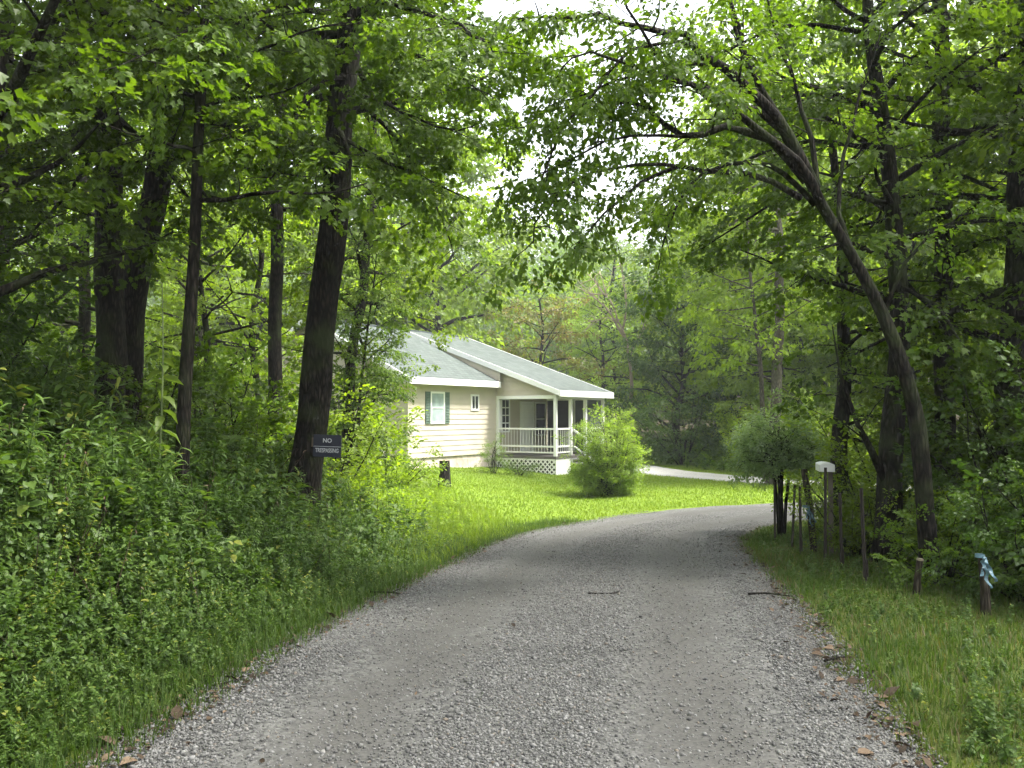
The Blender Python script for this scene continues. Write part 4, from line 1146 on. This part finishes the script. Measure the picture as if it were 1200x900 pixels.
window(1.73, hz(1.30), hz(2.36), .74, sky_curtain=True)
for sgn in (-1, 1):
    s_ = MB(); c = 1.73 + sgn * (.37 + .07 + .16)
    s_.box((c - .145, -.05, hz(1.24)), (c + .145, -.026, hz(2.42)))
    for k in range(18): z = hz(1.31) + k * .059; s_.add([(c - .11, -.052, z), (c + .11, -.052, z), (c + .11, -.066, z + .03), (c - .11, -.066, z + .03), (c - .11, -.051, z + .045), (c + .11, -.051, z + .045)], [(0, 1, 2, 3), (3, 2, 5, 4)])
    o = s_.build('shutter', GREEN, house)
window(4.2, hz(1.80), hz(2.30), .42, rows=1, cols=2)
window(6.45, hz(.90), hz(2.18), .55, rows=4, cols=2)
s_ = MB(); s_.box((5.86, -.05, hz(.84)), (6.08, -.026, hz(2.24))); s_.build('shutter', WHITE, house)
d_ = MB(); d_.box((7.72, -.06, hz(-.06)), (8.62, -.026, hz(2.02)))
for a, b_ in ((.12, .9), (1.05, 1.85)):
    for x0 in (7.82, 8.21): d_.box((x0, -.072, hz(a)), (x0 + .31, -.061, hz(b_)))
door = d_.build('door', WHITE, house)
d_ = MB(); d_.box((7.60, -.075, hz(-.06)), (7.715, -.026, hz(2.14))); d_.box((8.625, -.075, hz(-.06)), (8.74, -.026, hz(2.14))); d_.box((7.60, -.075, hz(2.03)), (8.74, -.026, hz(2.135)))
d_.build('frame', WHITE, door)
d_ = MB(); d_.tube([(8.5, -.12, hz(.95)), (8.5, -.06, hz(.95))], [.035, .02], 8); d_.build('handle', plain('brass', (.5, .4, .2), .3, metal=1.0), door)
window(9.36, hz(.70), hz(2.05), .8, rows=2)

DARK = plain('insect_screen', (.055, .06, .068), .5, .1)
DECKM = plain('deck_boards', (.10, .09, .085), .7, .2, 5)
d_ = MB()
for k in range(19):
    d_.box((5.72, -2.86 + k * .15, hz(-.19)), (10.02, -2.86 + k * .15 + .143, hz(-.08)))
porch = d_.build('porch_deck', DECKM, house)
ce = MB(); ce.box((5.83, -2.80, hz(2.36)), (10.0, -.03, hz(2.39))); ce.build('porch_ceiling', WHITE, house)
be = MB(); be.box((5.74, -2.86, hz(2.20)), (10.05, -2.72, hz(2.355))); be.box((5.74, -2.715, hz(2.20)), (5.86, -.04, hz(2.335))); be.box((9.93, -2.715, hz(2.20)), (10.05, -.03, hz(2.355))); be.build('porch_beam', WHITE, house)
for (x, y) in ((5.80, -2.79), (7.05, -2.79), (8.35, -2.79), (9.98, -2.79), (9.98, -1.4), (5.80, -.09)):
    q = MB(); q.box((x - .06, y - .06, hz(-.078)), (x + .06, y + .06, hz(2.198))); q.build('porch_post', WHITE, house)


def railing(a, b_):
    q = MB(); a = np.array(a, float); b_ = np.array(b_, float)
    for z, t in ((1.0, .07), (.30, .07), (.06, .05)):
        q.bar((*a, hz(z)), (*b_, hz(z)), .05, t)
    ln = np.linalg.norm(b_ - a); n = int(ln / .14)
    for k in range(1, n):
        c = a + (b_ - a) * k / n; q.bar((*c, hz(.08)), (*c, hz(.97)), .014)
    q.build('porch_railing', WHITE, house)


railing((5.80, -.16), (5.80, -2.72)); railing((5.87, -2.79), (6.98, -2.79)); railing((8.42, -2.79), (9.91, -2.79)); railing((9.98, -2.72), (9.98, -1.47)); railing((9.98, -1.33), (9.98, -.05))
for (x0, x1, y0, y1) in ((8.42, 9.91, -2.75, -2.745), (9.94, 9.945, -2.72, -1.47), (9.94, 9.945, -1.33, -.05)):
    q = MB(); q.box((x0, y0, hz(-.07)), (x1, y1, hz(2.19))); q.build('insect_screen', DARK, house)
# lattice and skirt
q = MB()
zb, zt = hz(-1.0), hz(-.20)
for k in range(-5, 16):
    y0 = -.05 - k * .20
    for sg in (1, -1):
        pts_ = []
        for s in (0, 1):
            yy, zz = (y0 - s * .8 if sg > 0 else y0 - .8 + s * .8), (zb + s * (zt - zb))
            pts_.append(np.array([yy, zz]))
        # clip to the panel
        p0, p1 = pts_
        lo, hi = -2.80, -.04
        def cl(p0, p1):
            d = p1 - p0; t0, t1 = 0., 1.
            for lim, sgn in ((lo, 1), (hi, -1)):
                a_, bb = sgn * (p0[0] - lim), sgn * d[0]
                if bb == 0: continue
                t = -a_ / bb
                if bb > 0: t0 = max(t0, t)
                else: t1 = min(t1, t)
            return None if t0 >= t1 else (p0 + d * t0, p0 + d * t1)
        c = cl(p0, p1)
        if c is not None:
            off = 5.748 if sg > 0 else 5.738
            q.bar((off, c[0][0], c[0][1]), (off, c[1][0], c[1][1]), .05, .008, up=(1, 0, 0))
q.box((5.735, -2.80, hz(-.245)), (5.752, -.04, hz(-.195)))
q.build('lattice', WHITE, house)
q = MB(); q.box((5.79, -2.76, hz(-1.15)), (5.80, -.04, hz(-.20))); q.build('underporch_shade', plain('lattice_shade', (.03, .028, .025), .9), house)  # dark sheet painted as the shade behind the lattice
q = MB()
for k in range(7): q.box((5.74 + k * .172, -2.845, hz(-1.1)), (5.74 + k * .172 + .167, -2.825, hz(-.195)))
q.build('porch_skirt', WHITE, house); q = MB()
for k in range(9): q.box((8.45 + k * .172, -2.845, hz(-1.1)), (8.45 + k * .172 + .167, -2.825, hz(-.195)))
q.build('porch_skirt', WHITE, house)
q = MB()
for k in range(4): q.box((7.12, -2.87 - k * .28 - .30, hz(-.25 - k * .17) - .12), (8.28, -2.87 - k * .28, hz(-.25 - k * .17)))
st = q.build('porch_steps', DECKM, house)
q = MB()
for x in (7.08, 8.32):
    q.bar((x, -2.9, hz(.95)), (x, -3.95, hz(.30)), .06, .08); q.bar((x, -2.9, hz(.30)), (x, -3.95, hz(-.35)), .05, .06); q.bar((x, -3.95, hz(-.95)), (x, -3.95, hz(.36)), .08)
q.build('handrail', WHITE, st)

# ------------------------------------------------------------- small things
# sign on the tree
sx = P(383.5, 522.5, 11.70)
rt = tag(empty('warning_sign', sx, math.radians(-4)), 'dark blue no trespassing sign with white letters on the trunk', 'sign')
rt.rotation_euler = (0, math.radians(2), math.radians(-3))
NAVY = plain('navy_panel', (.010, .012, .026), .4, .1)
LETTER = plain('white_lettering', (.42, .43, .45), .5, .05)
q = MB(); q.box((-.185, -.006, -.145), (.185, .006, .145)); board = q.build('panel', NAVY, rt)
for txt, size, z, sxs in (('NO', .075, .045, 1.0), ('TRESPASSING', .076, -.085, .66)):
    cu = bpy.data.curves.new('lettering', 'FONT'); cu.body = txt; cu.size = size; cu.align_x = 'CENTER'; cu.extrude = .0015; cu.offset = .0012 if txt != 'NO' else .002
    o = bpy.data.objects.new('tmp', cu); COL.objects.link(o)
    bpy.context.view_layer.update()
    me = bpy.data.meshes.new_from_object(o.evaluated_get(bpy.context.evaluated_depsgraph_get()))
    bpy.data.objects.remove(o)
    lo = link('lettering', me, LETTER, board)
    lo.rotation_euler = (PI / 2, 0, 0); lo.location = (0, -.0085, z); lo.scale = (sxs * 1.0 * (1.0 if txt == 'NO' else 1.02), 1, 1)
q = MB(); q.box((-.18, -.0075, -.012), (.18, -.0062, -.006)); q.build('border_line', LETTER, board)
q = MB(); q.box((-.21, .0065, -.02), (-.10, .03, .10)); q.build('bracket', plain('weathered_wood', (.12, .09, .06), .9), rt)

# steel fence posts
STEEL = plain('rusty_steel', (.035, .026, .02), .8, .4, 20)
def t_post(px, yt, yb, d, label, lean=0.0):
    b = np.array(at_ground(px, d)); top = P(px + lean, yt, d) - b
    rt = tag(empty('fence_post', b), label, 'fence post', 'steel fence posts along the right verge')
    q = MB(); q.bar((0, 0, -.2), top, .030, .010); q.bar((0, 0.02, -.2), top + np.array([0, .02, 0]), .010, .036)
    q.build('post_shaft', STEEL, rt)
    q = MB()
    q.bar(top * .08 + [0, -.008, 0], top * .26 + [0, -.008, 0], .10, .004); q.build('anchor_plate', STEEL, rt)
    return rt


t_post(1013, 572, 690, 9.4, 'thin steel fence post nearest the camera, left of the arching trunk', -3)
t_post(985, 578, 667, 10.9, 'thin steel fence post between the mailbox post and the nearest one', 0)
t_post(965, 548, 662, 11.5, 'tall dark fence post standing in front of the white mailbox', 3)
t_post(937, 570, 650, 12.6, 'thin steel fence post left of the leaning ribbon post', 1)
t_post(926, 568, 635, 14.0, 'short rusty fence post leaning right beside the pruned bush stems', 6)
t_post(907, 565, 626, 15.4, 'farthest thin fence post, left of the pruned bush stems', 1)

WOODP = bark_mat('post_wood', (.03, .024, .018), (.12, .10, .075), .2)
b = np.array(at_ground(953, 13.0)); rr = np.random.default_rng(9)
rt = tag(empty('wooden_post', b), 'leaning wooden post with a blue ribbon tied to it', 'post')
q = MB(); top = P(942, 550, 13) - b; q.tube(np.array([[0, 0, -.2], top * .5 + [.01, 0, 0], top]), [.05, .045, .04], 10, .06, rr); q.build('post_shaft', WOODP, rt)
b = np.array(at_ground(1069, 8.6)); rt = tag(empty('wooden_post', b), 'short leaning wooden stub with a pale cut top, right verge', 'post')
q = MB(); top = P(1078, 657, 8.6) - b; q.tube(np.array([[0, 0, -.15], top * .5, top]), [.038, .034, .03], 10, .06, rr); sh = q.build('post_shaft', WOODP, rt)
q = MB(); u_ = top / np.linalg.norm(top); q.tube(np.array([top + u_ * .001, top + u_ * .022]), [.033, .030], 10); q.build('cut_top', plain('cut_wood', (.22, .19, .13), .8, .15, 20), rt)
b = np.array(at_ground(1151, 7.6)); rt = tag(empty('wooden_post', b), 'dark broken stump post with blue ribbon at the right edge', 'post')
q = MB(); top = P(1150, 650, 7.6) - b; q.tube(np.array([[0, 0, -.15], top * .5 + [.01, 0, 0], top]), [.045, .038, .03], 10, .08, rr); q.build('post_shaft', WOODP, rt)

BLUE = plain('blue_ribbon', (.12, .21, .26), .45, .25, 30)
def ribbon(cpx, cpy, d, ln, label, seed, wd):
    r = np.random.default_rng(seed); c = P(cpx, cpy, d)
    rt = tag(empty('flagging_ribbon', c), label, 'ribbon')
    q = MB(); ang = np.linspace(0, 2 * PI, 15)
    q.v += []; rad = wd
    ring = [(rad * math.cos(a), rad * math.sin(a) + rad, z) for a in ang for z in (-.014, .014)]
    q.add(ring, [(2 * i, 2 * i + 2, 2 * i + 3, 2 * i + 1) for i in range(14)]); q.build('loop', BLUE, rt)
    for k in range(3):
        q = MB(); x = .0; n = 12; pts = []
        dx = [.05, .10, -.02][k]
        for i in range(n):
            t = i / (n - 1)
            pts.append(np.array([dx * t * 4 * ln + .012 * math.sin(i * 1.3 + k), -.012 - .01 * k + .02 * math.sin(i * 1.1 + k * 2), -ln * t * [1, .8, .6][k]]))
        vs = []
        for i, p_ in enumerate(pts):
            a = .6 * math.sin(i * .8 + k); s_ = np.array([math.cos(a), math.sin(a), .15]) * .014
            vs += [p_ - s_, p_ + s_]
        q.add(vs, [(2 * i, 2 * i + 1, 2 * i + 3, 2 * i + 2) for i in range(n - 1)])
        q.build('tail', BLUE, rt)


ribbon(946, 594, 12.88, .28, 'blue ribbon tied round the leaning post near the mailbox', 1, .05)
ribbon(1151, 652, 7.48, .26, 'blue ribbon hanging from the dark stump at the right edge', 2, .038)

# mailbox on its post
b = np.array(at_ground(972, 12.6)); rt = tag(empty('mailbox', b, math.radians(-12)), 'white mailbox on a pale post behind the tall fence post', 'mailbox')
zt = float(P(966, 546, 12.6)[2] - b[2]); wd, hh, dp = .10, .09, .24
q = MB(); prof = [(-wd, 0), (wd, 0), (wd, hh)] + [(wd * math.cos(a), hh + wd * .32 * math.sin(a)) for a in np.linspace(.3, PI - .3, 7)] + [(-wd, hh)]
ox = -.07; n = len(prof)
vs = [(x + ox, -dp, z + zt - .07) for x, z in prof] + [(x + ox, dp, z + zt - .07) for x, z in prof]
q.add(vs, [tuple(range(n))[::-1][::-1], tuple(range(n, 2 * n))[::-1]] + [(i, n + i, n + (i + 1) % n, (i + 1) % n) for i in range(n)]); q.build('box', WHITE, rt)
q = MB(); vs = [(x * .92 + ox, -dp - .004, z * .94 + zt - .066) for x, z in prof] + [(x * .92 + ox, -dp - .016, z * .94 + zt - .066) for x, z in prof]
q.add(vs, [tuple(range(n)), tuple(range(n, 2 * n))] + [(i, n + i, n + (i + 1) % n, (i + 1) % n) for i in range(n)]); q.build('door', WHITE, rt)
q = MB(); q.box((-.03, -.03, -.2), (.03, .03, zt - .075)); q.build('post_shaft', plain('pale_post', (.13, .11, .085), .85), rt)

# stump on the lawn
b = np.array(at_ground(521, 25.4)); rr = np.random.default_rng(4)
rt = tag(empty('tree_stump', b), 'short dark stump standing in the long grass before the house', 'stump')
q = MB(); q.tube([(0, 0, -.15), (0, 0, .02), (.01, 0, .4), (.0, 0, .76)], [.21, .18, .16, .155], 14, .07, rr); q.build('bark_body', BARK_D, rt)
q = MB(); q.tube([(0, 0, .762), (0, 0, .772)], [.14, .135], 14, .05, rr); q.build('cut_face', plain('stump_top', (.2, .16, .11), .9, .2, 15), rt)

# white utility box by the end wall
b = np.array(at_ground(442, 30.2)); rt = tag(empty('utility_box', (b[0], b[1], b[2])), 'white metal box half hidden by leaves near the house end wall', 'utility box')
q = MB(); q.box((-.2, -.15, -.1), (.2, .15, .82)); q.build('cabinet', WHITE, rt)
q = MB(); q.box((-.22, -.17, .823), (.22, .17, .86)); q.build('lid', WHITE, rt)
q = MB(); q.box((-.17, -.165, .05), (.17, -.152, .76)); dr = q.build('door', WHITE, rt)
q = MB(); q.box((.11, -.18, .38), (.14, -.166, .48)); q.build('handle', STEEL, dr)

# fallen sticks on the gravel
for px, py, d, an, ln, lb in ((902, 697, 8.45, .15, .42, 'longer fallen stick at the right edge of the gravel'), (980, 786, 5.75, .5, .20, 'short dark stick near the right verge in the foreground'),
                              (712, 701, 8.4, -.1, .36, 'thin fallen twig in the middle of the road'), (455, 703, 8.6, .3, .35, 'fallen stick among dead leaves at the left edge')):
    b = P(px, py, d); z = float(profile(np.array([b[0]]), np.array([d]))[0]) + .045
    rt = MB(); q = limb_curve(np.random.default_rng(int(px)), (-ln / 2, 0, 0), (1, 0, 0), ln, 6, .16, 0); q[:, 2] *= .2
    rt.tube(q, np.linspace(.011, .005, 6), 6); tw = limb_curve(np.random.default_rng(int(px) + 1), q[3], (.7, .6, .05), ln * .3, 3, .1, 0); rt.tube(tw, [.006, .005, .003], 5)
    o = rt.build('fallen_stick', BARK, None, True, (b[0], d, z)); o.rotation_euler = (0, 0, an); tag(o, lb, 'stick', 'fallen sticks on the gravel')

m, nt, out = new_mat('haze_air')
pv = N(nt, 'ShaderNodeVolumePrincipled'); pv.inputs['Color'].default_value = (.92, .95, 1, 1); pv.inputs['Density'].default_value = .0008; pv.inputs['Anisotropy'].default_value = .2
nt.links.new(pv.outputs[0], out.inputs['Volume'])
q = MB(); q.box((-325, -125, -9), (325, 425, 75)); tag(q.build('haze', m), kind='stuff')

# ------------------------------------------------------------ light, camera
SUN_EL, SUN_AZ = 63.0, 96.0      # azimuth clockwise from +Y
wld = bpy.data.worlds.new('World'); SC.world = wld; wld.use_nodes = True
nt = wld.node_tree; nt.nodes.clear()
sky = nt.nodes.new('ShaderNodeTexSky'); sky.sky_type = 'NISHITA'; sky.sun_disc = False
sky.sun_elevation = math.radians(SUN_EL); sky.sun_rotation = math.radians(SUN_AZ); sky.dust_density = 4.0; sky.air_density = 1.0; sky.ozone_density = 1.0
hs = nt.nodes.new('ShaderNodeHueSaturation'); hs.inputs['Saturation'].default_value = .25; hs.inputs['Value'].default_value = 1.0
bg = nt.nodes.new('ShaderNodeBackground'); bg.inputs['Strength'].default_value = .15
wo = nt.nodes.new('ShaderNodeOutputWorld')
nt.links.new(sky.outputs[0], hs.inputs['Color']); nt.links.new(hs.outputs[0], bg.inputs['Color']); nt.links.new(bg.outputs[0], wo.inputs['Surface'])
sl = bpy.data.lights.new('sun', 'SUN'); sl.energy = 2.6; sl.angle = math.radians(11); sl.color = (1.0, .96, .88)
so_ = bpy.data.objects.new('sun', sl); COL.objects.link(so_)
dv = Vector((math.sin(math.radians(SUN_AZ)) * math.cos(math.radians(SUN_EL)), math.cos(math.radians(SUN_AZ)) * math.cos(math.radians(SUN_EL)), math.sin(math.radians(SUN_EL))))
so_.rotation_euler = dv.to_track_quat('Z', 'Y').to_euler(); so_.location = (10, 0, 30)

cam = bpy.data.cameras.new('camera'); cam.sensor_width = 36; cam.lens = 36 * FPX / 1200; cam.clip_start = .05; cam.clip_end = 2000
co = bpy.data.objects.new('camera', cam); COL.objects.link(co); co.location = (0, 0, CAM_H); co.rotation_euler = (PI / 2 + PITCH, 0, 0)
SC.camera = co
SC.render.engine = 'CYCLES'
cy = SC.cycles
cy.max_bounces = 8; cy.diffuse_bounces = 6; cy.glossy_bounces = 2; cy.transmission_bounces = 5; cy.transparent_max_bounces = 4
cy.caustics_reflective = False; cy.caustics_refractive = False
cy.use_denoising = True
cy.use_adaptive_sampling = True; cy.adaptive_threshold = .02
vs_ = SC.view_settings
vs_.view_transform = 'Standard'; vs_.look = 'None'; vs_.gamma = 1.0; vs_.exposure = 2.4; vs_.use_curve_mapping = False
